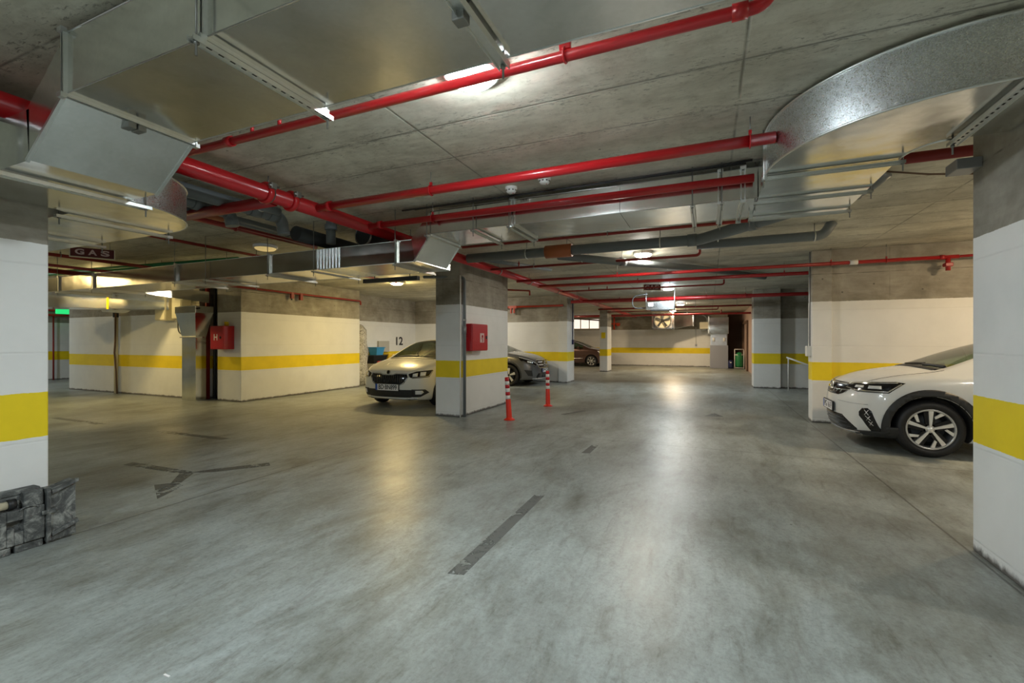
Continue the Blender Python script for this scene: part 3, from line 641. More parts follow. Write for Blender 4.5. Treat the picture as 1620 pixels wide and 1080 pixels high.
t = thing('inline_duct_fan', 'dark round inline fan with a silver ring above the long duct', 'duct fan', (-4.3, 5.0, 2.84))
MB().tube([(-4.28, 4.85, 2.83), (-4.32, 5.9, 2.83)], 0.125, 24).build('fan_housing', M['pvcdark'], t)
for y in (4.86, 5.25):
    c = MB(); c.tube([(-4.285+math.cos(2*PI*i/24)*0.13, y, 2.83+math.sin(2*PI*i/24)*0.13) for i in range(25)], 0.012, 6); c.build('ring', M['silver'], t)

# ------------------------------------------------------------------ ducts
def rail(t, p0, p1, rods=True, post=None, zt=CEIL, w=0.036, h=0.022, name='hanger_rail', over=0.06, slots=True):
    """slotted channel under the duct between p0 and p1 (ends overhang), with drop rods"""
    p0 = Vector(p0); p1 = Vector(p1); d = (p1-p0).normalized()
    a = p0-d*over; b = p1+d*over
    mb = MB()
    mb.beam(a, b, w, 0.004, 'channel')
    r = d.cross(Vector((0, 0, 1)))
    for s in (-1, 1): mb.beam(a+r*s*(w/2), b+r*s*(w/2), 0.004, h, 'channel')
    if slots:
        L = (b-a).length; n = int(L/0.05)
        for i in range(n):
            q = a+d*(0.025+i*0.05)
            mb.beam(q-d*0.011-Vector((0, 0, 0.0022)), q+d*0.011-Vector((0, 0, 0.0022)), 0.010, 0.002, 'slot')
    mb.build(name, None, t)
    if rods:
        for q in (p0-d*(over*0.6), p1+d*(over*0.6)):
            MB().tube([(q.x, q.y, q.z-0.06), (q.x, q.y, zt)], 0.005, 6).lathe([(0, -0.006), (0.011, -0.006), (0.011, 0.006), (0, 0.006)], 6, mat=Matrix.Translation((q.x, q.y, q.z-0.010))).build('drop_rod', M['rod'], t)
def flange_x(t, x, y0, y1, z0, z1, k=0.028, wd=0.03):
    mb = MB()
    for xx in (x-wd/2, x+wd/2):
        mb.box((xx-0.004, y0-k, z0-k), (xx+0.004, y1+k, z0)); mb.box((xx-0.004, y0-k, z1), (xx+0.004, y1+k, z1+k*0.5))
        mb.box((xx-0.004, y0-k, z0), (xx+0.004, y0, z1)); mb.box((xx-0.004, y1, z0), (xx+0.004, y1+k, z1))
    for yy in (y0-k, y1+k):
        for zz in (z0-k, z1): mb.box((x-wd/2-0.008, yy-0.012, zz-0.010), (x+wd/2+0.008, yy+0.012, zz+0.014))
    mb.build('flange', M['channel'], t)
def section(t, a, b, mat='galv', name='duct_section'):
    return MB().box(a, b).build(name, M[mat], t)

# near duct, running in from the right, stepping down towards the near left pillar
D1 = thing('ventilation_duct', 'large galvanised duct overhead stepping down toward the near left pillar', 'duct', (-2.9, 1.5, 2.6))
y0, y1, zb, zt = 1.19, 1.79, 2.62, 2.92
xs = [-2.90, -1.85, -0.80, 0.35, 1.5, 2.6]
for i in range(len(xs)-1): section(D1, (xs[i]+0.002, y0, zb), (xs[i+1]-0.002, y1, zt))
for x in xs: 
    if x < -1.5 or x == 0.35: flange_x(D1, x, y0, y1, zb, zt, 0.018, 0.02)
# sloping transition piece
MB().hexa([(-2.90, y0, zb), (-2.90, y1, zb), (-3.27, y1, 2.35), (-3.27, y0, 2.35)], [(-2.90, y0, zt), (-2.90, y1, zt), (-3.30, y1, 2.62), (-3.30, y0, 2.62)]).build('transition_panel', M['galv'], D1)
for y in (y0-0.004, y1+0.004):
    MB().beam((-2.91, y, zb-0.005), (-3.28, y, 2.345), 0.016, 0.016).build('corner_strip', M['channel'], D1)
for s in (0.46, 0.54):
    q = Vector((-2.92, y0+(y1-y0)*s, zb-0.03)); MB().box((q.x-0.045, q.y-0.02, q.z-0.02), (q.x+0.03, q.y+0.02, q.z+0.03), bev=0.004).build('flange_clip', M['rod'], D1)
rail(D1, (-1.85, y0, zb-0.035), (-1.85, y1, zb-0.035))
rail(D1, (-0.81, y0, zb-0.03), (-0.81, y1-0.03, zb-0.03), slots=False, w=0.045, h=0.03, over=0.04)
MB().box((-0.85, 1.42, zb-0.065), (-0.80, 1.47, zb-0.02), bev=0.004).build('flange_clip', M['rod'], D1)
def edge_beads(t, xa, xb, y0, y1, zb, zt, r=0.0035):
    b = MB()
    for y in (y0, y1):
        for z in (zb, zt): b.tube([(xa, y, z), (xb, y, z)], r, 6)
    b.build('seam_bead', M['channel'], t)
edge_beads(D1, -2.90, 2.6, y0, y1, zb, zt)
# lower elbow past the pillar
D2 = thing('duct_elbow', 'rounded galvanised duct elbow hugging the top of the near left pillar', 'duct', (-3.6, 1.8, 2.35))
cx, cy, R = -4.30, 1.76, 0.715
poly = [(-3.27, 1.19), (-3.27, 1.79), (-3.575, 1.80)]
poly += [(cx+R*math.cos(a), cy+R*math.sin(a)) for a in [math.radians(4+86*i/16) for i in range(17)]]
poly += [(-4.36, 2.475), (-4.36, 1.80), (-4.30, 1.70), (-4.30, 0.6), (-3.60, 0.6), (-3.60, 1.19)]
MB().prism(poly, 2.35, 2.62, smooth=False).build('elbow_body', M['galv'], D2)
st = MB()
e = [(cx+(R+0.004)*math.cos(a), cy+(R+0.004)*math.sin(a), z) for z in (2.352, 2.618) for a in [math.radians(2+88*i/20) for i in range(21)]]
st.tube(e[:21], 0.006, 6); st.tube(e[21:], 0.006, 6); st.build('seam_bead', M['channel'], D2)
ob = MB()
vs = []
for a in [math.radians(2+88*i/20) for i in range(21)]:
    vs.append((cx+(R+0.002)*math.cos(a), cy+(R+0.002)*math.sin(a)))
for p_, q_ in zip(vs, vs[1:]): ob.quad([(p_[0], p_[1], 2.352), (q_[0], q_[1], 2.352), (q_[0], q_[1], 2.618), (p_[0], p_[1], 2.618)])
for f in ob.bm.faces: f.smooth = True
bmesh.ops.remove_doubles(ob.bm, verts=ob.bm.verts, dist=1e-5)
ob.build('curved_side', M['spangle'], D2)
rail(D2, (-3.585, 1.14, 2.325), (-3.585, 1.86, 2.325), w=0.06)
rail(D2, (-4.40, 1.80, 2.325), (-4.40, 2.47, 2.325))
D2b = thing('ventilation_duct', 'galvanised duct leaving the round elbow behind the near left pillar', 'duct', (-6, 2.1, 2.35))
section(D2b, (-6.3, 1.80, 2.35), (-4.36, 2.475, 2.62)); section(D2b, (-12.0, 1.80, 2.35), (-6.304, 2.475, 2.62))
rail(D2b, (-5.45, 1.80, 2.325), (-5.45, 2.47, 2.325))

# cross duct over the aisle
D3 = thing('ventilation_duct', 'galvanised cross duct over the aisle behind the third red pipe', 'duct', (-1.3, 4.8, 2.64))
y0, y1, zb, zt = 4.44, 5.12, 2.64, 2.905
xs = [-2.93, -1.9, -0.78, 0.10, 0.394]
for i in range(len(xs)-1): section(D3, (xs[i]+0.002, y0, zb), (xs[i+1]-0.002, y1, zt))
for x in (-1.9, 0.10): flange_x(D3, x, y0, y1, zb, zt, 0.02)
flange_x(D3, 0.28, y0, y1, zb, zt, 0.03)
for x in (-2.96, -2.36, -1.93, -0.13, 0.11): rail(D3, (x, y0, zb-0.03), (x, y1, zb-0.03), slots=x > -0.5)
MB().hexa([(-2.93, y0, zb), (-2.93, y1, zb), (-3.15, y1, 2.34), (-3.15, y0, 2.34)], [(-2.93, y0, zt), (-2.93, y1, zt), (-3.20, y1, 2.61), (-3.20, y0, 2.61)]).build('transition_panel', M['galv'], D3)
for y in (y0-0.004, y1+0.004): MB().beam((-2.93, y, zb-0.005), (-3.16, y, 2.335), 0.014, 0.014).build('corner_strip', M['channel'], D3)
edge_beads(D3, -2.93, 0.394, y0, y1, zb, zt)
cb = thing('cable_run', 'thin black cable run along the top of the cross duct', 'cable', (-3, 4.4, 2.93))
MB().tube([(-3.3, 4.40, 2.935), (-1.5, 4.40, 2.935), (0.0, 4.40, 2.945), (0.35, 4.40, 2.955)], 0.010, 6).tube([(-3.1, 4.37, 2.915), (0.3, 4.385, 2.93)], 0.007, 6).build('cable', M['cable'], cb)

# long lower duct to the left
D4 = thing('ventilation_duct', 'long low duct with dark side crossing the left bays behind the main pipe', 'duct', (-8, 4.8, 2.34))
y0, y1, zb, zt = 4.46, 5.22, 2.34, 2.60
xs = [-3.14, -3.42, -4.30, -4.72, -5.57, -7.62, -9.95, -11.1, -12.2]
for i in range(len(xs)-1): section(D4, (xs[i+1]+0.002, y0, zb), (xs[i]-0.002, y1, zt), 'spangle' if i == 2 else 'shadedgalv')
for x in (-3.42, -5.57, -7.62, -9.95, -11.1): flange_x(D4, x, y0, y1, zb, zt, 0.025, 0.02)
for x in (-3.42, -4.72, -5.57, -7.62, -9.95, -11.1): rail(D4, (x, y0, zb-0.03), (x, y1, zb-0.03), slots=False)
for x in (-6.88,): rail(D4, (x, y0, zb-0.03), (x, y1, zb-0.03), slots=False, w=0.07)
edge_beads(D4, -12.2, -3.14, y0, y1, zb, zt)
c = MB()
for i in range(8): c.box((-4.70+i*0.052, y0-0.012, zb), (-4.685+i*0.052, y0, zt))
c.build('flexible_joint_rib', M['channel'], D4)
sp = MB().box((-4.9, 5.55, 2.30), (-3.9, 5.62, 2.36)).tube([(-4.7, 5.585, 2.35), (-4.7, 5.585, CEIL)], 0.006, 6).tube([(-4.05, 5.585, 2.35), (-4.05, 5.585, CEIL)], 0.006, 6).build('cable_tray', M['pvcdark']); tag(sp, 'short dark tray hanging beside the duct above the hydrant pillar', 'cable tray')

# round elbow at the right
D5 = thing('duct_elbow', 'big spangled duct elbow curving toward the near right pillar', 'duct', (0.4, 4.5, 2.63))
zb, zt = 2.63, 2.94
ex0, ex1 = 0.396, 1.185
section(D5, (ex0, 3.86, zb), (ex1, 5.14, zt))
cx, cy, R = 1.36, 3.85, 0.965
out = [(cx+R*math.cos(a), cy+R*math.sin(a)) for a in [math.radians(180+90*i/24) for i in range(25)]]
inn = [(cx+0.175*math.cos(a), cy+0.25*math.sin(a)) for a in [math.radians(270-90*i/10) for i in range(11)]]
MB().prism(out+inn, zb, zt).build('elbow_body', M['galv'], D5)
section(D5, (1.36, cy-R, zb), (1.625, 3.60, zt))
ob = MB()
R2 = R+0.002
vs = [(cx+R2*math.cos(a), cy+R2*math.sin(a)) for a in [math.radians(180+90*i/30) for i in range(31)]]+[(1.62, cy-R2)]
for p_, q_ in zip(vs, vs[1:]): ob.quad([(p_[0], p_[1], zb), (q_[0], q_[1], zb), (q_[0], q_[1], zt), (p_[0], p_[1], zt)])
for f in ob.bm.faces: f.smooth = True
bmesh.ops.remove_doubles(ob.bm, verts=ob.bm.verts, dist=1e-5)
ob.build('curved_side', M['spangle'], D5)
bd = MB()
for z in (zb, zt): bd.tube([(x-(0.004 if x < 1.3 else 0), y-0.002, z) for x, y in vs], 0.008, 6)
bd.tube([(x, y, zb) for x, y in inn], 0.006, 6)
bd.build('seam_bead', M['channel'], D5)
MB().box((ex0-0.02, 3.82, zb-0.03), (ex0+0.004, 3.838, zt), bev=0.003).box((ex0-0.02, 3.862, zb-0.03), (ex0+0.004, 3.88, zt), bev=0.003).box((ex0-0.008, 3.83, zb), (ex0, 3.87, zt)).build('flange_post', M['channel'], D5)
MB().box((ex0-0.03, 5.0, zb-0.03), (ex0+0.004, 5.06, zt), bev=0.004).build('flange_post', M['channel'], D5)
for y in (3.85, 4.50, 5.10): rail(D5, (ex0, y, zb-0.025), (ex1, y, zb-0.025), rods=True, over=0.03, slots=y == 4.5)
rail(D5, (1.37, 2.885, zb-0.03), (1.37, 3.60, zb-0.03), slots=True, w=0.05, over=0.02)
jb = thing('junction_box', 'small grey box on the corner of the near right pillar under the duct', 'junction box', (1.6, 4.0, 2.6))
MB().box((1.50, 3.90, 2.53), (1.63, 4.06, 2.60), bev=0.005).build('box', M['dullmetal'], jb)
cb = thing('ceiling_cable', 'thin brown cable drooping between duct and near right pillar', 'cable', (1.4, 5, 2.9))
MB().tube([(1.45, 5.0, 2.90), (1.75, 5.05, 2.85), (2.1, 5.1, 2.82), (2.5, 5.2, 2.83)], 0.008, 6).build('cable', M['brownwall'], cb)

# left bay small ducts and chute
D6 = thing('ventilation_duct', 'yellow-lit duct end deep in the left bay under the long duct', 'duct', (-13, 6, 2.2))
MB().hexa([(-14.3, 4.7, 2.18), (-12.2, 6.95, 2.18), (-12.9, 7.05, 2.18), (-14.9, 5.3, 2.18)], [(-14.3, 4.7, 2.52), (-12.2, 6.95, 2.52), (-12.9, 7.05, 2.52), (-14.9, 5.3, 2.52)]).build('duct_section', M['galv'], D6)
MB().beam((-13.0, 6.08, 2.16), (-13.0, 6.08, 2.54), 0.03, 0.03).build('corner_strip', M['yellow'], D6)
D7 = thing('ventilation_duct', 'short grey duct leading from the long duct into the wall chute', 'duct', (-11, 6, 2.4))
MB().hexa([(-12.1, 5.22, 2.34), (-10.1, 5.22, 2.34), (-10.75, 7.0, 2.30), (-11.35, 7.0, 2.30)], [(-12.1, 5.22, 2.55), (-10.1, 5.22, 2.55), (-10.75, 7.0, 2.56), (-11.35, 7.0, 2.56)]).build('duct_section', M['galv'], D7)
CH = thing('duct_chute', 'vertical galvanised duct chute standing against the left wall', 'duct', (-11.5, 6.9, 0))
MB().box((-11.53, 6.86, 0), (-11.02, 7.10, 1.50)).build('lower_section', M['galv'], CH)
MB().hexa([(-11.53, 6.86, 1.5), (-11.02, 6.86, 1.5), (-11.02, 7.1, 1.5), (-11.53, 7.1, 1.5)], [(-11.50, 6.70, 2.05), (-10.78, 6.70, 2.05), (-10.78, 7.1, 2.05), (-11.50, 7.1, 2.05)]).build('flared_section', M['galv'], CH)
MB().box((-11.50, 6.68, 2.05), (-10.74, 7.1, 2.22), bev=0.01).build('top_collar', M['galv'], CH)
MB().box((-11.57, 6.83, 1.485), (-10.74, 6.88, 1.51)).build('flange', M['rod'], CH)
MB().beam((-11.1, 6.72, 2.13), (-10.66, 6.72, 2.16), 0.03, 0.03).build('bracket', M['slot'], CH)
for (x0_, x1_, z0_, z1_, lab, ww) in ((-12.66, -12.23, 1.92, 2.44, 'wider beige electrical cabinet high on the left wall', 0.2), (-11.99, -11.62, 1.95, 2.42, 'narrow beige electrical cabinet beside the duct chute', 0.2)):
    t = thing('electrical_cabinet', lab, 'cabinet', (x0_, 6.9, z0_))
    MB().box((x0_, 6.9, z0_), (x1_, 7.12, z1_), bev=0.01).build('housing', M['beige'], t)
    MB().box((x0_+0.02, 6.888, z0_+0.02), (x1_-0.02, 6.90, z1_-0.02)).build('door', M['beige'], t)
t = thing('cable_loop', 'dark cable looping from the cabinet down to the duct chute', 'cable', (-12.1, 6.9, 1.9))
MB().tube(path([(-11.85, 6.95, 1.95), (-11.82, 6.95, 1.6), (-11.53, 6.93, 1.55)], 0.15), 0.014, 8).build('cable', M['cable'], t)
t = thing('downpipe', 'slim cream downpipe with a black top sleeve on the left wall', 'pipe', (-14.7, 7.07, 0))
MB().tube([(-14.66, 7.05, 0), (-14.66, 7.05, 2.35)], 0.045, 12).build('pipe', M['cream'], t)
MB().tube([(-14.66, 7.04, 2.05), (-14.66, 7.04, 2.36)], 0.062, 12).build('black_sleeve', M['black'], t)
MB().tube([(-14.58, 7.00, 2.15), (-14.60, 7.0, 1.4), (-14.64, 7.0, 1.1), (-14.56, 7.0, 0.6), (-14.58, 7.03, 0.0)], 0.02, 8).build('cable', M['brownwall'], t)
t = thing('duct_elbow', 'short white flexible elbow below the yellow-lit duct', 'duct', (-14, 7, 2.2))
MB().tube(path([(-14.1, 6.5, 2.25), (-13.75, 6.85, 2.22), (-13.75, 6.9, 2.6)], 0.12), 0.10, 14).build('flexible_tube', M['white'], t)
MB().tube([(-13.75, 6.9, 2.55), (-13.75, 6.9, CEIL)], 0.008, 6).build('hanger_rod', M['rod'], t)
for i, (x, r) in enumerate(((-11.12, 0.035), (-10.95, 0.05), (-10.80, 0.035))):
    t = thing('riser_pipe', ('left', 'middle', 'right')[i]+'most of the three dark riser pipes in the wall recess', 'pipe', (x, 7.4, 0))
    MB().tube([(x, 7.38, 0), (x, 7.38, CEIL)], r, 12).build('pipe', M['pvcdark'], t)
t = thing('red_riser_pipe', 'dark red riser pipe beside the duct chute', 'pipe', (-11.24, 7.3, 0))
MB().tube([(-11.2, 7.25, 0.0), (-11.2, 7.25, CEIL)], 0.05, 12).build('pipe', M['darkred'], t)

# ------------------------------------------------------------------ hydrant boxes
t = thing('hydrant_box', 'red fire hydrant box on the side of the wide aisle pillar', 'fire box', (-4.2, 7.8, 1.22))
MB().box((-4.20, 7.50, 1.22), (-4.04, 8.14, 1.735), bev=0.008).build('housing', M['firebox'], t)
MB().box((-4.042, 7.51, 1.235), (-4.028, 8.13, 1.72), bev=0.004).build('door', M['firebox'], t)
MB().box((-4.030, 8.05, 1.45), (-4.018, 8.10, 1.51), bev=0.003).build('latch', M['black'], t)
d = MB(); d.box((-4.028, 7.80, 1.38), (-4.0255, 7.97, 1.56), 'signwhite')
d.beam((-4.0245, 7.90, 1.39), (-4.0245, 7.90, 1.52), 0.004, 0.02, 'firebox'); d.lathe([(0.028, 0), (0.028, 0.002), (0, 0.002)], 14, 'firebox', mat=Matrix.Translation((-4.0255, 7.905, 1.50)) @ Matrix.Rotation(PI/2, 4, 'Y'))
d.beam((-4.0245, 7.84, 1.44), (-4.0245, 7.88, 1.52), 0.004, 0.012, 'firebox')
d.build('hose_sticker', None, t)
MB().box((-4.205, 7.56, 1.16), (-4.195, 7.78, 1.215)).build('lower_bracket', M['beige'], t)
t = thing('hydrant_box', 'red hydrant box with a white letter on the pier by the duct chute', 'fire box', (-10.4, 7.1, 1.22))
MB().box((-10.58, 6.92, 1.22), (-10.12, 7.17, 1.76), bev=0.008).build('housing', M['firebox'], t)
MB().box((-10.57, 6.905, 1.235), (-10.13, 6.92, 1.745), bev=0.004).build('door', M['firebox'], t)
MB().lathe([(0.03, 0), (0.03, 0.006), (0, 0.006)], 14, mat=Matrix.Translation((-10.22, 6.905, 1.49)) @ Matrix.Rotation(PI/2, 4, 'X')).build('latch', M['slot'], t)
text_mesh('letter', 'H', 0.20, M['bandwhite'], t, Matrix.Translation((-10.38+10.4, 6.902-7.1, 1.49-1.22)) @ Matrix.Rotation(PI/2, 4, 'X'))
MB().tube([(-10.35, 7.14, 1.76), (-10.35, 7.14, 1.86)], 0.045, 10).build('top_fitting', M['yellow'], t)

# conduit on the wide pillar
t = thing('conduit', 'grey vertical conduit pipe on the corner of the wide aisle pillar', 'pipe', (-4.15, 7.4, 0))
MB().tube(path([(-4.155, 7.42, 0), (-4.155, 7.42, 2.60), (-4.95, 7.26, 2.62)], 0.10), 0.028, 12).build('pipe', M['pvc'], t)
MB().tube([(-4.155, 7.42, 1.55), (-4.155, 7.42, 1.68)], 0.036, 12).build('coupling', M['dullmetal'], t)
MB().tube([(-4.155, 7.42, 1.78), (-4.155, 7.42, 1.82)], 0.034, 12).build('clamp', M['silver'], t)
t = thing('conduit', 'thin pale conduit in the corner of the wide aisle pillar', 'pipe', (-4.19, 7.36, 0))
MB().tube([(-4.188, 7.318, 0), (-4.188, 7.318, 2.62)], 0.012, 8).build('pipe', M['white'], t)
t = thing('conduit', 'dark conduit with a push button box on the pillar behind the grey car', 'pipe', (-4.34, 15.5, 1.3))
MB().tube([(-4.345, 15.45, 1.45), (-4.345, 15.45, 2.9)], 0.016, 8).build('pipe', M['navy'], t)
MB().box((-4.36, 15.38, 1.30), (-4.30, 15.52, 1.46), bev=0.008).build('button_box', M['navy'], t)
t = thing('conduit', 'pale conduit down to a white switch box on the right wall end', 'pipe', (1.65, 9.45, 1.2))
MB().tube([(1.645, 9.42, 1.2), (1.645, 9.42, CEIL)], 0.014, 8).build('pipe', M['dullmetal'], t)
MB().box((1.585, 9.36, 1.14), (1.655, 9.50, 1.32), bev=0.012).build('switch_box', M['white'], t)
ys = MB().box((-4.56, 21.09, 1.55), (-4.37, 21.10, 1.82)).build('sign_square', M['yellow']); tag(ys, 'small plain yellow square on the farthest pillar', 'sign')

# ------------------------------------------------------------------ smoke detectors
def detector(x, y, label):
    t = thing('smoke_detector', label, 'smoke detector', (x, y, CEIL), 0, 'smoke detectors over the aisle')
    MB().lathe([(0, 0), (0.060, 0), (0.062, -0.018), (0.050, -0.026), (0.046, -0.03)], 24).build('base', M['white'], t, world=False)
    MB().lathe([(0.046, -0.03), (0.050, -0.045), (0.040, -0.058), (0.018, -0.064), (0, -0.064)], 24).build('sensor_head', M['white'], t, world=False)
    r = MB()
    for i in range(8):
        a = 2*PI*i/8; r.box((0.040, -0.008, -0.042), (0.050, 0.008, -0.032), mat=Matrix.Rotation(a, 4, 'Z'))
    r.build('vent_slots', M['slot'], t, world=False)
    MB().lathe([(0.007, -0.064), (0.006, -0.068), (0, -0.069)], 8, mat=Matrix.Translation((0.02, 0, 0.002))).build('indicator', M['red'], t, world=False)
detector(-1.84, 4.25, 'white smoke detector at the edge of the cross duct')
detector(-1.44, 4.13, 'white smoke detector between the two upper red pipes')

# ------------------------------------------------------------------ gas signs
def gas_sign(x, y, z, rz, label, w_, h_):
    t = thing('gas_warning_sign', label, 'sign', (x, y, z), rz, 'hanging gas warning signs')
    MB().box((-w_/2, -0.02, -h_/2), (w_/2, 0.02, h_/2), bev=0.004).build('panel', M['signred'], t, world=False)
    f = MB()
    f.box((-w_/2-0.012, -0.026, -h_/2-0.012), (w_/2+0.012, 0.026, -h_/2)); f.box((-w_/2-0.012, -0.026, -h_/2), (-w_/2, 0.026, h_/2)); f.box((w_/2, -0.026, -h_/2), (w_/2+0.012, 0.026, h_/2))
    f.build('frame', M['cream'], t, world=False)
    for i, ch in enumerate('GAS'):
        text_mesh('letter', ch, h_*0.80, M['signwhite'], t, Matrix.Translation(((i-1)*w_*0.29, -0.023, 0)) @ Matrix.Rotation(PI/2, 4, 'X'), width=h_*0.74, bold=0.035)
    for sx in (-0.4, 0.4): MB().tube([(sx*w_, 0, h_/2), (sx*w_, 0, CEIL-z)], 0.004, 6).build('hanger_rod', M['rod'], t, world=False)
gas_sign(-8.74, 3.9, 2.765, math.radians(62), 'GAS sign hanging in the left bay beside the near left pillar', 0.50, 0.14)
gas_sign(-1.35, 12.4, 2.82, math.radians(18), 'GAS sign hanging over the far aisle left of the lamp', 0.42, 0.15)
t = thing('arrow_sign', 'small white arrow plate at the end of the far gas sign', 'sign', (-1.08, 12.45, 2.82))
MB().prism([(0, 0.03), (0.06, 0.0), (0, -0.03)], -0.01, 0.01, mat=Matrix.Translation((-1.10, 12.44, 2.83)) @ Matrix.Rotation(PI/2, 4, 'X')).build('arrow', M['bandwhite'], t)
t = thing('exit_sign', 'small glowing green exit sign in the far left corridor', 'sign', (-21.4, 8.7, 2.4))
MB().box((-21.6, 8.55, 2.40), (-21.5, 9.05, 2.58), bev=0.01).build('lit_panel', M['greenlit'], t); MB().tube([(-21.55, 8.8, 2.58), (-21.55, 8.8, CEIL)], 0.01, 6).build('hanger_rod', M['rod'], t)

# ------------------------------------------------------------------ far end equipment
t = thing('hanging_metal_box', 'shiny galvanised box hanging below the far lamp in mid aisle', 'air unit', (-1.35, 14.4, 2.3))
MB().box((-1.72, 14.3, 2.36), (-0.92, 14.62, 2.60), bev=0.006).build('housing', M['spangle'], t)
MB().box((-1.60, 14.30, 2.33), (-1.05, 14.6, 2.36)).build('bottom_grille', M['slot'], t)
MB().box((-1.66, 14.292, 2.46), (-1.52, 14.3, 2.57)).build('label_plate', M['white'], t)
for x in (-1.73, -0.91): MB().tube([(x, 14.32, 2.34), (x, 14.32, CEIL)], 0.012, 6).build('hanger_rod', M['silver'], t)
t = thing('flexible_cable', 'grey cable looping into the left side of the hanging metal box', 'cable', (-1.8, 14.4, 2.4))
MB().tube(path([(-1.72, 14.4, 2.42), (-2.15, 14.4, 2.42), (-2.15, 14.4, 2.80), (-1.7, 14.4, 2.85)], 0.18), 0.015, 8).build('cable', M['pvc'], t)
FX, FY, FZ = -2.21, 25.3, 2.52
t = thing('axial_fan', 'square framed exhaust fan with five blades high before the far wall', 'fan', (FX, FY, FZ))
fr = MB()
for a, b in (((-0.55, -0.52), (-0.47, 0.58)), ((0.47, -0.52), (0.55, 0.58)), ((-0.47, 0.50), (0.47, 0.58)), ((-0.47, -0.58), (0.47, -0.50))): fr.box((FX+a[0], FY, FZ+a[1]*0.78), (FX+b[0], FY+0.3, FZ+b[1]*0.78))
fr.build('frame', M['galv'], t)
Tf = Matrix.Translation((FX, FY, FZ)) @ Matrix.Rotation(PI/2, 4, 'X')
MB().lathe([(0.44, 0.02), (0.40, -0.02), (0.39, -0.25), (0.40, -0.26)], 32, mat=Tf).build('shroud', M['silver'], t)
MB().lathe([(0, -0.22), (0.39, -0.22)], 32, mat=Tf).build('back_plate', M['cream'], t)
MB().lathe([(0, 0.03), (0.07, 0.02), (0.08, -0.06), (0, -0.06)], 20, mat=Tf).build('hub', M['slot'], t)
for i in range(5):
    a = 2*PI*i/5+0.3
    MB().prism([(0.06, -0.03), (0.20, -0.07), (0.37, -0.075), (0.38, 0.05), (0.22, 0.03), (0.06, 0.02)], -0.03, -0.015, mat=Tf @ Matrix.Rotation(a, 4, 'Z') @ Matrix.Rotation(0.35, 4, 'X')).build('blade', M['pvcdark'], t)
t = thing('fan_duct', 'tapered galvanised duct joining the exhaust fan to the far wall', 'duct', (-1.2, 26.3, 2.4))
MB().hexa([(-1.65, 25.6, 2.10), (-0.75, 25.9, 2.25), (-0.75, 27.2, 2.25), (-1.65, 27.2, 2.10)], [(-1.65, 25.6, 2.85), (-0.75, 25.9, 2.85), (-0.75, 27.2, 2.85), (-1.65, 27.2, 2.85)]).build('duct_section', M['galv'], t)
MB().box((-2.8, 25.65, 2.06), (-1.652, 27.28, 2.90)).build('rear_plenum', M['dullmetal'], t)
MB().box((-0.75, 25.88, 2.22), (-0.70, 27.2, 2.88)).build('flange', M['silver'], t)
t = thing('electrical_cabinet', 'small beige box on the far wall right of the exhaust fan', 'cabinet', (-0.1, 26.9, 2.3))
MB().box((-0.42, 26.5, 2.08), (0.0, 26.75, 2.44), bev=0.01).build('housing', M['beige'], t)
MB().box((-0.30, 26.75, 2.15), (-0.12, 27.3, 2.35)).build('bracket', M['dullmetal'], t)
t = thing('flexible_hose', 'dark flexible hose curling around the small beige box', 'hose', (0, 26.7, 2.4))
MB().tube(path([(-0.9, 26.9, 2.92), (-0.04, 26.8, 2.80), (0.0, 26.6, 2.0), (-0.35, 26.6, 1.98)], 0.30), 0.05, 10).build('hose', M['pvc'], t)
t = thing('ventilation_cabinet', 'tall grey cabinet with a shiny middle duct left of the far doorway', 'cabinet', (0.55, 26.3, 0))
MB().box((0.10, 26.1, 0), (0.96, 26.9, 1.20), bev=0.01).build('lower_cabinet', M['greypanel'], t)
MB().box((0.12, 26.25, 1.20), (0.90, 26.9, 1.80)).build('middle_duct', M['spangle'], t)
MB().box((0.06, 26.05, 1.80), (0.98, 27.2, 2.66), bev=0.01).build('upper_hood', M['galv'], t)
for x in (0.28, 0.78): MB().tube([(x, 26.23, 1.4), (x, 26.23, 1.6)], 0.06, 10).build('fitting', M['white'], t)
MB().box((0.0, 26.0, 1.84), (0.06, 26.1, 2.72)).build('side_rail', M['channel'], t)
t = thing('tank_trolley', 'green tank on a pale wheeled frame in the far doorway', 'trolley', (1.45, 25.9, 0))
MB().lathe([(0, 0.08), (0.17, 0.10), (0.19, 0.2), (0.19, 0.68), (0.14, 0.80), (0.05, 0.86), (0, 0.86)], 20, mat=Matrix.Translation((1.46, 25.95, 0))).build('tank', M['green'], t)
fr = MB()
for x in (1.25, 1.67): fr.tube([(x, 25.8, 0.02), (x, 25.85, 1.0)], 0.02, 8)
for z in (0.06, 0.72, 1.0): fr.tube([(1.25, 25.82, z), (1.67, 25.82, z)], 0.018, 8)
fr.build('frame', M['bandwhite'], t)
for x in (1.22, 1.70): MB().tube([(x-0.02, 25.95, 0.07), (x+0.02, 25.95, 0.07)], 0.07, 14).build('wheel', M['black'], t)
t = thing('vacuum_cleaner', 'small dark blue round machine beside the green tank', 'machine', (1.13, 26.0, 0))
MB().lathe([(0, 0.02), (0.10, 0.02), (0.13, 0.12), (0.13, 0.30), (0.09, 0.42), (0, 0.46)], 18, mat=Matrix.Translation((1.08, 26.0, 0))).build('body', M['navy'], t)
MB().lathe([(0.035, 0), (0.03, 0.02), (0, 0.02)], 12, mat=Matrix.Translation((1.08, 25.87, 0.32)) @ Matrix.Rotation(PI/2, 4, 'X')).build('badge', M['white'], t)
t = thing('wall_valve_cluster', 'orange red valve cluster on the far wall beside the farthest pillar', 'valve', (-5.0, 26.9, 2.4))
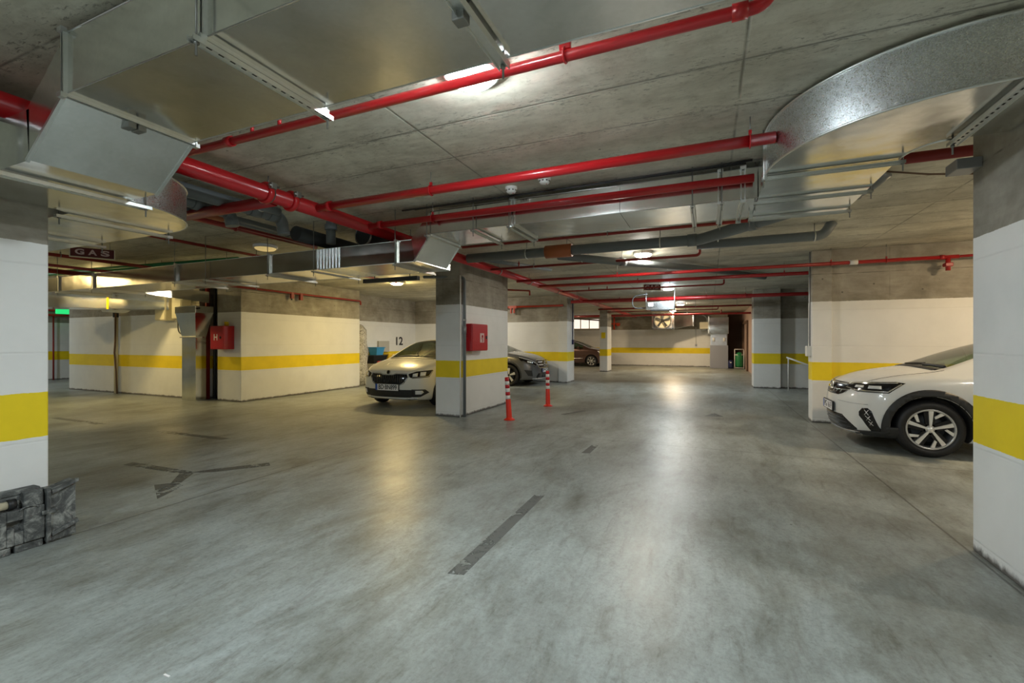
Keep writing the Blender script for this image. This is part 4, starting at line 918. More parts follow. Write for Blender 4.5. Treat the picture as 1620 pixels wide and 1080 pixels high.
v = MB(); v.tube([(-5.1, 27.1, 2.1), (-5.1, 27.1, 2.9)], 0.05, 10); v.tube([(-5.35, 27.05, 2.45), (-4.75, 27.05, 2.45)], 0.045, 10); v.tube([(-4.85, 26.95, 2.40), (-4.85, 27.2, 2.40)], 0.10, 12); v.build('valve', M['orangered'], t)
t = thing('wall_conduit', 'thin vertical conduit on the far wall right of the fan', 'pipe', (-0.6, 27.2, 1.3))
MB().tube([(-0.62, 27.27, 1.22), (-0.62, 27.27, 2.2)], 0.018, 8).build('pipe', M['white'], t); MB().box((-0.66, 27.24, 1.15), (-0.56, 27.3, 1.24)).build('socket', M['dullmetal'], t)
t = thing('handrail', 'white slanting barrier rail in front of the dark recess', 'rail', (2.2, 14.6, 0.8))
MB().tube([(2.05, 15.0, 0.95), (2.62, 14.9, 0.72), (3.4, 14.8, 0.45)], 0.022, 10).build('rail', M['white'], t)
MB().tube([(2.10, 15.0, 0.93), (2.10, 15.0, 0.0)], 0.018, 10).build('post', M['white'], t)
t = thing('overhead_pipe', 'blue and orange bundled pipes under the ceiling behind the bluish pillar', 'pipe', (1, 16.8, 2.8))
MB().tube([(-1.0, 16.9, 2.88), (3.8, 16.9, 2.88)], 0.055, 10).build('pipe', M['pvcdark'], t)
for x in (0.05, 0.75): MB().tube([(x, 16.88, 2.88), (x+0.12, 16.88, 2.88)], 0.065, 10).build('blue_sleeve', M['blue'], t)

# ------------------------------------------------------------------ floor markings
def mark(name, poly, label):
    o = MB().prism(poly, 0.0, 0.0015).build(name, M['mark']); structure(o, label)
mark('floor_marking', [(-1.445, 2.37), (-1.345, 2.39), (-1.365, 3.93), (-1.455, 3.90)], 'worn dark dash painted along the aisle centre')
mark('floor_marking', [(-1.46, 5.60), (-1.36, 5.62), (-1.355, 6.08), (-1.445, 6.06)], 'short worn dash beyond the long centre dash')
mark('floor_marking', [(-6.10, 3.0), (-5.16, 3.04), (-5.10, 3.14), (-6.13, 3.11)], 'dark dash leading to the arrow mark in the left bay')
mark('floor_marking', [(-7.85, 4.30), (-6.38, 4.32), (-6.36, 4.43), (-7.84, 4.39)], 'middle dark dash crossing the left driveway')
mark('floor_marking', [(-11.0, 4.30), (-9.36, 4.28), (-9.36, 4.39), (-11.0, 4.40)], 'farthest dark dash crossing the left driveway')
mark('floor_marking', [(-5.12, 3.13), (-5.16, 3.05), (-4.88, 2.80), (-4.97, 2.70), (-4.50, 2.47), (-4.68, 2.80), (-4.78, 2.82), (-5.02, 3.10)], 'dark painted arrow head in the left bay')
mark('floor_marking', [(-5.08, 3.10), (-5.02, 3.24), (-4.66, 3.72), (-4.54, 3.64), (-4.87, 3.22)], 'worn dark stripe beside the left arrow')
mark('floor_marking', [(-0.06, 9.28), (0.11, 9.75), (0.26, 9.34)], 'small dark triangle tip painted in the far aisle')
mark('floor_marking', [(-2.60, 8.40), (-2.50, 8.42), (-2.26, 9.0), (-2.36, 9.02)], 'faint worn dash by the second bollard')
tw = MB().box((-2.10, 1.175, 0), (-2.065, 1.183, 0.003), mat=None).build('paper_scrap', M['white']); tag(tw, 'tiny white scrap lying on the near floor', 'litter')

# ------------------------------------------------------------------ rubber bumper block at the near left pillar
t = thing('rubber_bumper', 'chunky dusty black rubber bumper block against the near left pillar', 'bumper', (-4.25, 1.3, 0))
xb, xf = -4.318, -4.19
b = MB()
b.box((xb, 0.95, 0.02), (-4.235, 1.78, 0.375), bev=0.012)                        # back web
b.box((-4.26, 0.95, 0.055), (xf, 1.42, 0.285), bev=0.008)                         # left face blocks round the square pocket
b.box((-4.26, 1.42, 0.055), (xf, 1.455, 0.17), bev=0.004)
b.box((-4.26, 1.42, 0.215), (xf, 1.50, 0.285), bev=0.006)
b.box((-4.26, 1.50, 0.055), (xf+0.002, 1.605, 0.285), bev=0.008)
b.box((-4.26, 1.455, 0.055), (xf, 1.50, 0.14), bev=0.004)
b.box((-4.26, 1.50, 0.285), (xf, 1.60, 0.375), bev=0.010)
b.box((-4.27, 1.50, 0.36), (-4.20, 1.60, 0.392), bev=0.006)
b.box((xb, 0.95, 0.372), (-4.23, 1.60, 0.405), bev=0.010)
b.build('moulded_face', M['rubber'], t)
MB().box((-4.27, 1.61, 0.02), (xf+0.012, 1.635, 0.385), bev=0.006).build('rib', M['rubber'], t)
MB().box((-4.26, 1.585, 0.21), (xf+0.014, 1.66, 0.24), bev=0.006).build('rib', M['rubber'], t)
e_ = MB()
e_.hexa([(xb, 1.63, 0.02), (-4.19, 1.63, 0.02), (-4.20, 1.775, 0.02), (xb, 1.79, 0.02)], [(xb, 1.63, 0.36), (-4.20, 1.63, 0.34), (-4.205, 1.775, 0.385), (xb, 1.79, 0.40)])
e_.build('end_block', M['rubber'], t)
MB().hexa([(-4.215, 1.64, 0.345), (-4.175, 1.64, 0.345), (-4.18, 1.785, 0.395), (-4.215, 1.785, 0.395)], [(-4.215, 1.64, 0.372), (-4.18, 1.64, 0.368), (-4.185, 1.785, 0.412), (-4.215, 1.785, 0.412)]).build('top_rib', M['rubber'], t)
MB().hexa([(-4.215, 1.64, 0.05), (-4.178, 1.64, 0.05), (-4.182, 1.785, 0.10), (-4.215, 1.785, 0.10)], [(-4.215, 1.64, 0.075), (-4.183, 1.64, 0.075), (-4.187, 1.785, 0.125), (-4.215, 1.785, 0.125)]).build('bottom_rib', M['rubber'], t)
MB().box((-4.28, 0.95, 0.0), (-4.195, 1.44, 0.05), bev=0.006).box((-4.28, 1.46, 0.0), (-4.20, 1.60, 0.05), bev=0.006).box((-4.28, 1.62, 0.0), (-4.21, 1.76, 0.03), bev=0.006).build('foot', M['rubber'], t)
MB().tube([(-4.222, 1.0, 0.325), (-4.222, 1.44, 0.325)], 0.026, 12).build('cream_roller', M['cream'], t)
MB().tube([(-4.222, 1.43, 0.325), (-4.222, 1.47, 0.325)], 0.034, 12).build('roller_cap', M['black'], t)
h = MB(); h.tube([(-4.188, 1.525+0.045*math.cos(a), 0.275+0.02*math.sin(a)) for a in [PI*i/8 for i in range(9)]], 0.006, 6); h.build('moulded_handle', M['rubber'], t)

# ------------------------------------------------------------------ bollards
def bollard(x, y, lean, az, label):
    t = thing('bollard', label, 'bollard', (x, y, 0), 0, 'red and white flexible bollards in the aisle')
    MB().lathe([(0, 0), (0.10, 0), (0.10, 0.012), (0.085, 0.022), (0.06, 0.035), (0.052, 0.05)], 28).build('foot', M['bollard'], t, world=False)
    T = Matrix.Rotation(az, 4, 'Z') @ Matrix.Rotation(lean, 4, 'Y')
    MB().lathe([(0.052, 0.045), (0.050, 0.06), (0.045, 0.36), (0.040, 0.38), (0.036, 0.75), (0.034, 0.762), (0, 0.762)], 28, mat=T).build('post', M['bollard'], t, world=False)
    z = 0.375
    for i in range(6):
        h_ = 0.066 if i % 2 == 0 else 0.061
        MB().lathe([(0.0385-i*0.0004, z), (0.042-i*0.0006, z), (0.042-(i+1)*0.0006, z+h_), (0.0385-(i+1)*0.0004, z+h_)], 28, mat=T).build('white_band' if i % 2 == 0 else 'red_band', M['bandwhite' if i % 2 == 0 else 'bandred'], t, world=False)
        z += h_
bollard(-3.26, 7.45, math.radians(-3.4), math.radians(23), 'nearer leaning red and white bollard at the wide pillar corner')
bollard(-3.19, 9.38, math.radians(-0.8), math.radians(23), 'farther upright red and white bollard before the grey car')

# ------------------------------------------------------------------ stored things behind the cream car
t = thing('wrapped_bundle', 'tall crumpled plastic-wrapped bundle standing behind the pale pier', 'bundle', (-10.35, 11.6, 0))
bm_ = MB(); prof = []
bm_.lathe([(0, 0.0), (0.24, 0.0), (0.27, 0.3), (0.22, 0.7), (0.26, 1.1), (0.20, 1.5), (0.22, 1.75), (0.10, 1.92), (0, 1.93)], 14)
for v in bm_.bm.verts: v.co.x += random.uniform(-.035, .035)-10.33; v.co.y += random.uniform(-.035, .035)+11.55; v.co.z += random.uniform(-.03, .03)
for v in bm_.bm.verts: v.co.z = max(0.0, v.co.z)
bm_.build('wrapping', M['film'], t)
t = thing('storage_shelf', 'low shelf with pale board front behind the cream car', 'shelf', (-10.35, 12.4, 0))
MB().box((-10.60, 12.0, 0.0), (-10.15, 14.0, 0.66), bev=0.01).build('body', M['cardboard'], t)
t = thing('storage_crate', 'black crate on the low shelf under the blue bucket', 'crate', (-10.35, 12.4, 0.66))
MB().hexa([(-10.58, 12.10, 0.662), (-10.20, 12.10, 0.662), (-10.20, 12.66, 0.662), (-10.58, 12.66, 0.662)], [(-10.60, 12.02, 0.93), (-10.16, 12.02, 0.93), (-10.16, 12.74, 0.93), (-10.60, 12.74, 0.93)]).build('tub', M['black'], t)
MB().box((-10.61, 12.0, 0.915), (-10.15, 12.76, 0.94), bev=0.004).build('rim', M['satin'], t)
t = thing('blue_bucket', 'blue plastic bucket on top of the black crate', 'bucket', (-10.38, 12.45, 0.94))
MB().hexa([(-10.52, 12.26, 0.942), (-10.24, 12.26, 0.942), (-10.24, 12.58, 0.942), (-10.52, 12.58, 0.942)], [(-10.55, 12.22, 1.20), (-10.20, 12.22, 1.20), (-10.20, 12.64, 1.20), (-10.55, 12.64, 1.20)]).build('body', M['bluebox'], t)
MB().box((-10.56, 12.20, 1.185), (-10.19, 12.66, 1.21), bev=0.004).build('rim', M['bluebox'], t)
t = thing('toy_tractor', 'red and yellow plastic toy or cart beside the wrapped bundle', 'toy', (-10.1, 11.85, 0))
MB().box((-9.98, 11.95, 0.55), (-9.72, 12.2, 0.76), bev=0.03).build('red_top', M['red'], t)
MB().box((-10.02, 11.95, 0.30), (-9.68, 12.3, 0.56), bev=0.04).build('yellow_body', M['yellowbox'], t)
MB().box((-10.0, 11.62, 0.40), (-9.72, 11.93, 0.50), bev=0.02).build('yellow_tray', M['yellowbox'], t)
MB().box((-9.98, 11.64, 0.0), (-9.74, 12.25, 0.30), bev=0.02).build('dark_base', M['black'], t)
bd = MB().box((-10.62, 12.75, 1.03), (-10.55, 13.32, 1.42), bev=0.004).build('leaning_board', M['cardboard']); tag(bd, 'pale grey board leaning on the rear wall of the bay', 'board')
bx = MB().box((-10.5, 12.85, 0.665), (-10.2, 13.25, 0.98), bev=0.02).build('yellow_box', M['yellowbox']); tag(bx, 'dull yellow box on the shelf below the grey board', 'box')
t = thing('wall_number', 'black handwritten number 12 on the wall behind the cream car', 'number', (-10.61, 14.0, 1.4))
text_mesh('numeral', '12', 0.42, M['marker'], t, Matrix.Translation((0, -0.05, 0.0)) @ Matrix.Rotation(PI/2, 4, 'Z') @ Matrix.Rotation(PI/2, 4, 'X'), width=0.40)

# ------------------------------------------------------------------ cars
def interp(tab, s):
    if s <= tab[0][0]: return tab[0][1]
    for (a, va), (b, vb) in zip(tab, tab[1:]):
        if s <= b: return va+(vb-va)*(s-a)/(b-a)
    return tab[-1][1]
TS = [-1, -0.92, -0.62, -0.3, 0, 0.3, 0.62, 0.92, 1]
def car_body(c):
    """closed body surface; material slots: 0 paint, 1 glass, 2 dark wheel wells"""
    st = c['stations']; R_ = 9
    bm = bmesh.new(); rings = []; loops = []
    for s in st:
        g = lambda k: interp(c[k], s)
        top, sho, wsh, wmx, zro, wro, bot, wbt = g('top'), g('sho'), g('wsh'), g('wmx'), g('zro'), g('wro'), g('bot'), g('wbt')
        side = [(wbt, bot), (wbt+(wmx-wbt)*0.75, bot+0.07), (wmx, 0.42), (wmx+0.004, 0.60), ((wmx+wsh)/2+0.008, 0.60+(sho-0.60)*0.55), (wsh+0.004, sho-0.03),
                (wsh-0.035, sho+0.012), ((wsh-0.035)*0.5+wro*0.5+0.012, (sho+0.012+zro)/2), (wro, zro)]
        grid = []
        for j, (y, z) in enumerate(side):
            row = []
            for tt in TS:
                cr = (top-zro)*(1-abs(tt)**2.3)*(j/(R_-1))**4
                row.append((y*tt, z+cr))
            grid.append(row)
        rings.append(grid)
    W = c['W']
    def warp(s, y, z):
        f = max(0.0, 1-s/0.75)**1.6
        fr = max(0.0, 1-(c['L']-s)/0.5)**1.6
        dx = -f*(c['nose_a']*(abs(y)/(W/2))**c.get('nose_n', 2.6)+interp(c['prof'], z))
        dx += fr*0.12*(abs(y)/(W/2))**2.6
        return -s+dx
    M_ = len(TS)-1
    n = len(st)
    V = {}
    def vert(i, j, k):
        inner = 0 < j < R_-1 and 0 < k < M_
        if inner and 0 < i < n-1: return None
        if (i, j, k) not in V:
            y, z = rings[i][j][k]; V[(i, j, k)] = bm.verts.new((warp(st[i], y, z), y, z))
        return V[(i, j, k)]
    def face(q, mi=0):
        f = bm.faces.new(q); f.material_index = mi; f.smooth = True
    g0, g1 = c['windscreen']; s0, s1 = c['sidewin']; r0, r1 = c['rearwin']
    for i in range(n-1):
        sm = (st[i]+st[i+1])/2
        for j in range(R_-1):
            for k in (0, M_):
                mi = 1 if (j >= 6 and s0 < sm < s1) else 0
                q = [vert(i, j, k), vert(i+1, j, k), vert(i+1, j+1, k), vert(i, j+1, k)]
                face(q if k == 0 else q[::-1], mi)
        for k in range(M_):
            mi = 1 if ((g0 < sm < g1) or (r0 < sm < r1)) and 1 <= k < M_-1 else 0
            face([vert(i, R_-1, k), vert(i+1, R_-1, k), vert(i+1, R_-1, k+1), vert(i, R_-1, k+1)], mi)
            face([vert(i, 0, k), vert(i, 0, k+1), vert(i+1, 0, k+1), vert(i+1, 0, k)])
    for i in (0, n-1):
        for j in range(R_-1):
            for k in range(M_): face([vert(i, j, k), vert(i, j+1, k), vert(i, j+1, k+1), vert(i, j, k+1)])
    bmesh.ops.recalc_face_normals(bm, faces=bm.faces)
    me = bpy.data.meshes.new('body_cage'); bm.to_mesh(me); bm.free()
    for k in (c['paint'], 'glass', 'black'): me.materials.append(M[k])
    o = bpy.data.objects.new('body_cage', me); COL.objects.link(o)
    md = o.modifiers.new('s', 'SUBSURF'); md.levels = 2; md.render_levels = 2
    dg = bpy.context.evaluated_depsgraph_get(); dg.update()
    full = bpy.data.meshes.new_from_object(o.evaluated_get(dg))
    tb = bmesh.new(); tb.from_mesh(full); bvh = BVHTree.FromBMesh(tb); tb.free()
    # wheel arches
    cutters = []
    for ax in c['axles']:
        for sy in (-1, 1):
            mb = MB(); mb.tube([(-ax, sy*(W/2-0.26), c['wr']), (-ax, sy*(W/2+0.3), c['wr'])], c['arch'], 40)
            cu = mb.build('arch_cutter', M['black']); cutters.append(cu)
            b = o.modifiers.new('b', 'BOOLEAN'); b.operation = 'DIFFERENCE'; b.solver = 'EXACT'; b.object = cu
    dg.update()
    cut = bpy.data.meshes.new_from_object(o.evaluated_get(bpy.context.evaluated_depsgraph_get()))
    for cu in cutters: bpy.data.objects.remove(cu)
    bpy.data.objects.remove(o)
    bm = bmesh.new(); bm.from_mesh(cut)
    for f in bm.faces:
        ce = f.calc_center_median()
        for ax in c['axles']:
            d = math.hypot(ce.x+ax, ce.z-c['wr'])
            if d < c['arch']+0.004 and (abs(ce.y) < W/2-0.25 or abs(d-c['arch']) < 0.02) and abs(ce.y) > 0.3: f.material_index = 2
        if f.material_index > 2: f.material_index = 2
    return bm, bvh
def car_split(bm, root, paint):
    body = bm.copy(); bmesh.ops.delete(body, geom=[f for f in body.faces if f.material_index == 1], context='FACES')
    gl = bm.copy(); bmesh.ops.delete(gl, geom=[f for f in gl.faces if f.material_index != 1], context='FACES')
    for f in gl.faces: f.material_index = 0
    me = bpy.data.meshes.new('body'); body.to_mesh(me); body.free()
    for k in (paint, 'black', 'black'): me.materials.append(M[k])
    o = bpy.data.objects.new('body', me); COL.objects.link(o); o.parent = root
    # each pane its own part
    seen = set(); gl.faces.ensure_lookup_table()
    for f in gl.faces:
        if f.index in seen: continue
        stack = [f]; comp = []; seen.add(f.index)
        while stack:
            g = stack.pop(); comp.append(g)
            for e in g.edges:
                for h in e.link_faces:
                    if h.index not in seen: seen.add(h.index); stack.append(h)
        vs = {}; nb = bmesh.new()
        for g in comp:
            q = []
            for v in g.verts:
                if v.index not in vs: vs[v.index] = nb.verts.new(v.co)
                q.append(vs[v.index])
            nf = nb.faces.new(q); nf.smooth = True
        m2 = bpy.data.meshes.new('window_pane'); nb.to_mesh(m2); nb.free(); m2.materials.append(M['glass'])
        p = bpy.data.objects.new('window_pane', m2); COL.objects.link(p); p.parent = root
    gl.free(); bm.free()
    return o
class Ribbon(list): pass
def patch(bvh, root, name, poly, mode, mat, off=0.004, step=0.035, mirror=True, side=1, skirt=0.012):
    """a trim piece that follows the body surface. mode: angle in degrees seen from the nose (0) to the flank (90), or 'top'"""
    if mode == 'top': n = Vector((0, 0, 1)); e1 = Vector((1, 0, 0)); e2 = Vector((0, 1, 0))
    else:
        a = math.radians(mode); n = Vector((math.cos(a), math.sin(a), 0)); e1 = Vector((-math.sin(a), math.cos(a), 0)); e2 = Vector((0, 0, 1))
    bm = bmesh.new()
    pv = [bm.verts.new((u, v, 0)) for u, v in poly]
    if isinstance(poly, Ribbon):
        for i in range(len(pv)//2-1): bm.faces.new((pv[i], pv[i+1], pv[-i-2], pv[-i-1]))
    else:
        f = bm.faces.new(pv); bmesh.ops.triangulate(bm, faces=[f])
    us = [p[0] for p in poly]; vs_ = [p[1] for p in poly]
    for ax, lo, hi in ((0, min(us), max(us)), (1, min(vs_), max(vs_))):
        k = math.floor(lo/step)+1
        while k*step < hi:
            co = [0, 0, 0]; co[ax] = k*step; no = [0, 0, 0]; no[ax] = 1
            bmesh.ops.bisect_plane(bm, geom=bm.verts[:]+bm.edges[:]+bm.faces[:], plane_co=co, plane_no=no, dist=1e-5); k += 1
    bad = []
    nrm = {}
    for v in bm.verts:
        base = e1*v.co.x+e2*v.co.y
        hit, no, _, _ = bvh.ray_cast(base+n*4, -n)
        if hit is None: bad.append(v); continue
        if no.dot(n) < 0: no = -no
        nrm[v] = no; v.co = hit+no*off
    bmesh.ops.delete(bm, geom=bad, context='VERTS')
    bd = [e for e in bm.edges if e.is_boundary]
    for f in bm.faces: f.smooth = True
    if bd:
        old = {}
        r = bmesh.ops.extrude_edge_only(bm, edges=bd)
        nv = [g for g in r['geom'] if isinstance(g, bmesh.types.BMVert)]
        for v in nv:
            src = None
            for e in v.link_edges:
                w_ = e.other_vert(v)
                if w_ in nrm and (w_.co-v.co).length < 1e-6: src = w_
            if src is not None: v.co = v.co-nrm[src]*(off+skirt)
    bmesh.ops.recalc_face_normals(bm, faces=bm.faces)
    me = bpy.data.meshes.new(name); bm.to_mesh(me); me.materials.append(M[mat]); 
    for s in ((1, -1) if mirror else (side,)):
        m2 = me.copy()
        if s < 0: m2.transform(Matrix.Scale(-1, 4, (0, 1, 0))); m2.flip_normals()
        o = bpy.data.objects.new(name, m2); COL.objects.link(o); o.parent = root
    bm.free(); return o
def surf(bvh, u, v, mode):
    if mode == 'top': n = Vector((0, 0, 1)); base = Vector((u, v, 0))
    else:
        a = math.radians(mode); n = Vector((math.cos(a), math.sin(a), 0)); base = Vector((-math.sin(a), math.cos(a), 0))*u+Vector((0, 0, v))
    hit, no, _, _ = bvh.ray_cast(base+n*4, -n)
    if hit is None: return base, n
    return hit, (no if no.dot(n) > 0 else -no)
def strip(pts, w_):
    """thin ribbon polygon round a polyline"""
    a = []; b = []
    for i, p in enumerate(pts):
        q0 = pts[max(0, i-1)]; q1 = pts[min(len(pts)-1, i+1)]
        dx, dy = q1[0]-q0[0], q1[1]-q0[1]; L = math.hypot(dx, dy) or 1
        nx, ny = -dy/L*w_/2, dx/L*w_/2
        a.append((p[0]+nx, p[1]+ny)); b.append((p[0]-nx, p[1]-ny))
    return Ribbon(a+b[::-1])
def wheel(root, x, y, r, style, side, steer=0.0):
    """tyre is the part; rim, spokes and hub its sub-parts. lathe axis z -> car y"""
    t_w = 0.215 if r > 0.32 else 0.19
    prof = [(r*0.71, -t_w/2+0.01), (r*0.82, -t_w/2-0.004), (r*0.93, -t_w/2+0.004), (r*0.985, -t_w/2+0.03), (r, -t_w*0.2), (r, t_w*0.2), (r*0.985, t_w/2-0.03), (r*0.93, t_w/2-0.004), (r*0.82, t_w/2+0.004), (r*0.712, t_w/2-0.008), (r*0.70, t_w/2-0.03), (r*0.69, 0), (r*0.70, -t_w/2+0.03), (r*0.71, -t_w/2+0.01)]
    T = Matrix.Rotation(-PI/2 if side > 0 else PI/2, 4, 'X')
    ty = MB().lathe(prof, 48).build('tyre', M['tyre'], root, world=False)
    ty.location = (x, y, r); ty.rotation_euler = (-PI/2*side, 0, steer)
    def sub(name, mb, mat):
        o = mb.build(name, M[mat] if mat else None, ty, world=False); return o
    zf = t_w/2-0.012      # outer face
    rr = r*0.71
    sub('rim', MB().lathe([(rr, zf), (rr-0.012, zf+0.004), (rr-0.022, zf-0.004), (rr-0.03, zf-0.06), (rr-0.03, -0.06), (rr-0.01, -0.07)], 48), 'silver' if style['lip'] else 'alloydark')
    sub('wheel_back', MB().lathe([(0, -0.03), (rr*0.9, -0.05), (rr-0.02, -0.06)], 36), 'slot')
    sub('brake_disc', MB().lathe([(0.05, 0.0), (rr*0.68, 0.0), (rr*0.68, -0.02), (0.05, -0.02)], 36), 'pvcdark')
    n = style['n']
    for i in range(n):
        a = 2*PI*i/n+style.get('phase', 0)
        R = Matrix.Rotation(a, 4, 'Z')
        if style['kind'] == 'wide':
            d = MB(); d.prism([(0.03, -0.040), (rr-0.012, -0.062), (rr-0.012, 0.062), (0.03, 0.040)], zf-0.05, zf-0.022, mat=R); sub('spoke_back', d, 'alloydark')
            f = MB(); f.prism([(0.035, -0.011), (rr-0.010, -0.034), (rr-0.010, 0.014), (0.035, 0.011)], zf-0.022, zf-0.004, mat=R); sub('spoke', f, 'alloy')
            g = MB(); R3 = Matrix.Rotation(a+2*PI/n*0.5, 4, 'Z')
            g.prism([(rr*0.52, 0.035), (rr-0.010, -0.012), (rr-0.012, 0.030), (rr*0.60, 0.055)], zf-0.024, zf-0.006, mat=R3); sub('small_spoke', g, 'alloy')
        else:
            f = MB(); f.prism([(0.03, -0.016), (rr-0.012, -style['w']), (rr-0.012, style['w']), (0.03, 0.016)], zf-0.035, zf-0.008, mat=R); sub('spoke', f, style['mat'])
    sub('hub', MB().lathe([(0, zf+0.002), (0.026, zf+0.001), (0.034, zf-0.008), (0.055, zf-0.03), (0.055, zf-0.05)], 24), style.get('hub', 'alloydark'))
    return ty
def mirror_part(root, x, y, z, mat):
    for s in (1, -1):
        mb = MB(); mb.box((x-0.10, y, z), (x+0.02, y+0.19, z+0.13), bev=0.035); mb.box((x-0.04, y-0.08, z-0.02), (x, y+0.05, z+0.03), bev=0.01)
        if s < 0:
            for v in mb.bm.verts: v.co.y *= -1
        mb.build('door_mirror', M[mat], root, world=False)
def interior(root, c):
    s0 = c['windscreen'][0]; W = c['W']; bz = c['belt']
    d = MB(); d.box((-s0-0.95, -W/2+0.16, 0.62), (-s0-0.25, W/2-0.16, bz-0.03), bev=0.05); d.build('dashboard', M['interior'], root, world=False)
    for y in (-0.38, 0.38):
        q = MB(); q.box((-s0-1.95, y-0.23, 0.35), (-s0-1.45, y+0.23, 0.58), bev=0.05)
        T = Matrix.Translation((-s0-1.95, y, 0.52)) @ Matrix.Rotation(-0.30, 4, 'Y')
        q.box((-0.07, -0.22, 0), (0.07, 0.22, 0.58), None, T, bev=0.05); q.box((-0.05, -0.12, 0.62), (0.05, 0.12, 0.80), None, T, bev=0.04)
        q.build('front_seat', M['interiorgrey'], root, world=False)
    q = MB(); q.box((-s0-2.95, -0.62, 0.35), (-s0-2.5, 0.62, 0.6), bev=0.05); q.box((-s0-3.02, -0.62, 0.5), (-s0-2.85, 0.62, 1.10), bev=0.05); q.build('rear_seat', M['interiorgrey'], root, world=False)
    w_ = MB(); T = Matrix.Translation((-s0-1.02, 0.38, bz-0.06)) @ Matrix.Rotation(PI/2-0.45, 4, 'Y')
    w_.tube([tuple(T @ Vector((0.18*math.cos(2*PI*i/20), 0.18*math.sin(2*PI*i/20), 0))) for i in range(21)], 0.014, 8); w_.build('steering_wheel', M['black'], root, world=False)
def on_surface(bvh, root, u, v, mode):
    p, n = surf(bvh, u, v, mode)
    q = n.to_track_quat('Z', 'Y'); 
    return p, n
def number_plate(root, bvh, z, text, blue=True, wd=0.52, h=0.112):
    p, n = surf(bvh, 0, z, 0)
    p2, _ = surf(bvh, 0.24, z, 0)
    x = max(p.x, p2.x)+0.012
    pl = MB().box((x-0.015, -wd/2-0.012, z-h/2-0.012), (x+0.006, wd/2+0.012, z+h/2+0.012), bev=0.004).build('plate_frame', M['black'], root, world=False)
    MB().box((x+0.006, -wd/2, z-h/2), (x+0.009, wd/2, z+h/2)).build('number_plate', M['plate'], pl, world=False)
    if blue: MB().box((x+0.009, -wd/2, z-h/2), (x+0.0102, -wd/2+0.045, z+h/2)).build('blue_band', M['blue'], pl, world=False)
    T = Matrix.Translation((x+0.0098, 0.02 if blue else 0, z)) @ Matrix.Rotation(PI/2, 4, 'Z') @ Matrix.Rotation(PI/2, 4, 'X')
    text_mesh('plate_text', text, h*1.02, M['marker'], pl, T, 0.0006, width=wd*0.80)
def base_car(x, y, rz, label, c, name='car'):
    root = thing(name, label, 'car', (x, y, 0), rz)
    bm, bvh = car_body(c); car_split(bm, root, c['paint'])
    for ax in c['axles']:
        for s in (1, -1): wheel(root, -ax, s*(c['W']/2-c['inset']), c['wr'], c['wheel'], s)
    mirror_part(root, -c['windscreen'][0]-0.55, c['W']/2-0.03, c['belt']-0.02, c.get('mirror', c['paint']))
    interior(root, c)
    # hood shut lines, cowl and wipers
    return root, bvh
def scale_tab(tab, f=1.0, dz=0.0, dx=0.0): return [(a+dx, v*f+dz) for a, v in tab]
SUV = dict(L=4.27, W=1.757, paint='carwhite', wr=0.342, arch=0.395, axles=(0.86, 3.42), inset=0.125, nose_a=0.30, nose_n=2.4,
    stations=[0, 0.05, 0.14, 0.28, 0.45, 0.65, 0.86, 0.96, 1.10, 1.35, 1.60, 1.85, 2.0, 2.3, 2.7, 3.0, 3.3, 3.55, 3.8, 4.0, 4.15, 4.27],
    top=[(0, .83), (.05, .868), (.14, .91), (.28, .95), (.45, .985), (.65, 1.018), (.86, 1.05), (.96, 1.07), (1.10, 1.12), (1.35, 1.235), (1.6, 1.335), (1.85, 1.42), (2.0, 1.45), (2.3, 1.485), (2.7, 1.49), (3.0, 1.475), (3.3, 1.44), (3.55, 1.38), (3.8, 1.28), (4.0, 1.12), (4.15, 1.0), (4.27, .92)],
    sho=[(0, .79), (.05, .82), (.14, .855), (.28, .885), (.45, .905), (.65, .93), (.96, .965), (1.35, .985), (2.0, 1.0), (3.0, 1.03), (3.8, 1.04), (4.15, .95), (4.27, .88)],
    wsh=[(0, .66), (.05, .72), (.14, .765), (.28, .80), (.45, .825), (.65, .84), (.96, .845), (2.0, .84), (3.0, .825), (3.8, .77), (4.27, .66)],
    wmx=[(0, .70), (.05, .77), (.14, .82), (.28, .855), (.45, .868), (.65, .875), (.96, .875), (2.0, .868), (3.0, .872), (3.8, .85), (4.15, .78), (4.27, .70)],
    zro=[(0, .815), (.05, .85), (.14, .885), (.28, .925), (.45, .955), (.65, .985), (.96, 1.03), (1.10, 1.075), (1.35, 1.19), (1.6, 1.29), (1.85, 1.375), (2.0, 1.405), (2.3, 1.435), (2.7, 1.44), (3.0, 1.42), (3.3, 1.38), (3.55, 1.31), (3.8, 1.20), (4.0, 1.08), (4.15, .975), (4.27, .90)],
    wro=[(0, .56), (.14, .66), (.28, .69), (.45, .71), (.65, .725), (.96, .73), (1.10, .72), (1.35, .68), (1.6, .64), (1.85, .605), (2.0, .595), (2.7, .58), (3.3, .57), (3.8, .56), (4.15, .56), (4.27, .54)],
    bot=[(0, .21), (.28, .20), (.5, .19), (3.8, .19), (4.27, .28)],
    wbt=[(0, .62), (.05, .68), (.28, .78), (.65, .80), (3.8, .80), (4.27, .62)],
    prof=[(0.18, .07), (.30, .025), (.45, 0.0), (.62, .005), (.75, .045), (.84, .09), (.95, .16)],
    windscreen=(0.98, 1.98), sidewin=(1.40, 3.25), rearwin=(3.60, 4.05), belt=1.02)
def variant(**kw):
    c = dict(SUV); c.update(kw); return c

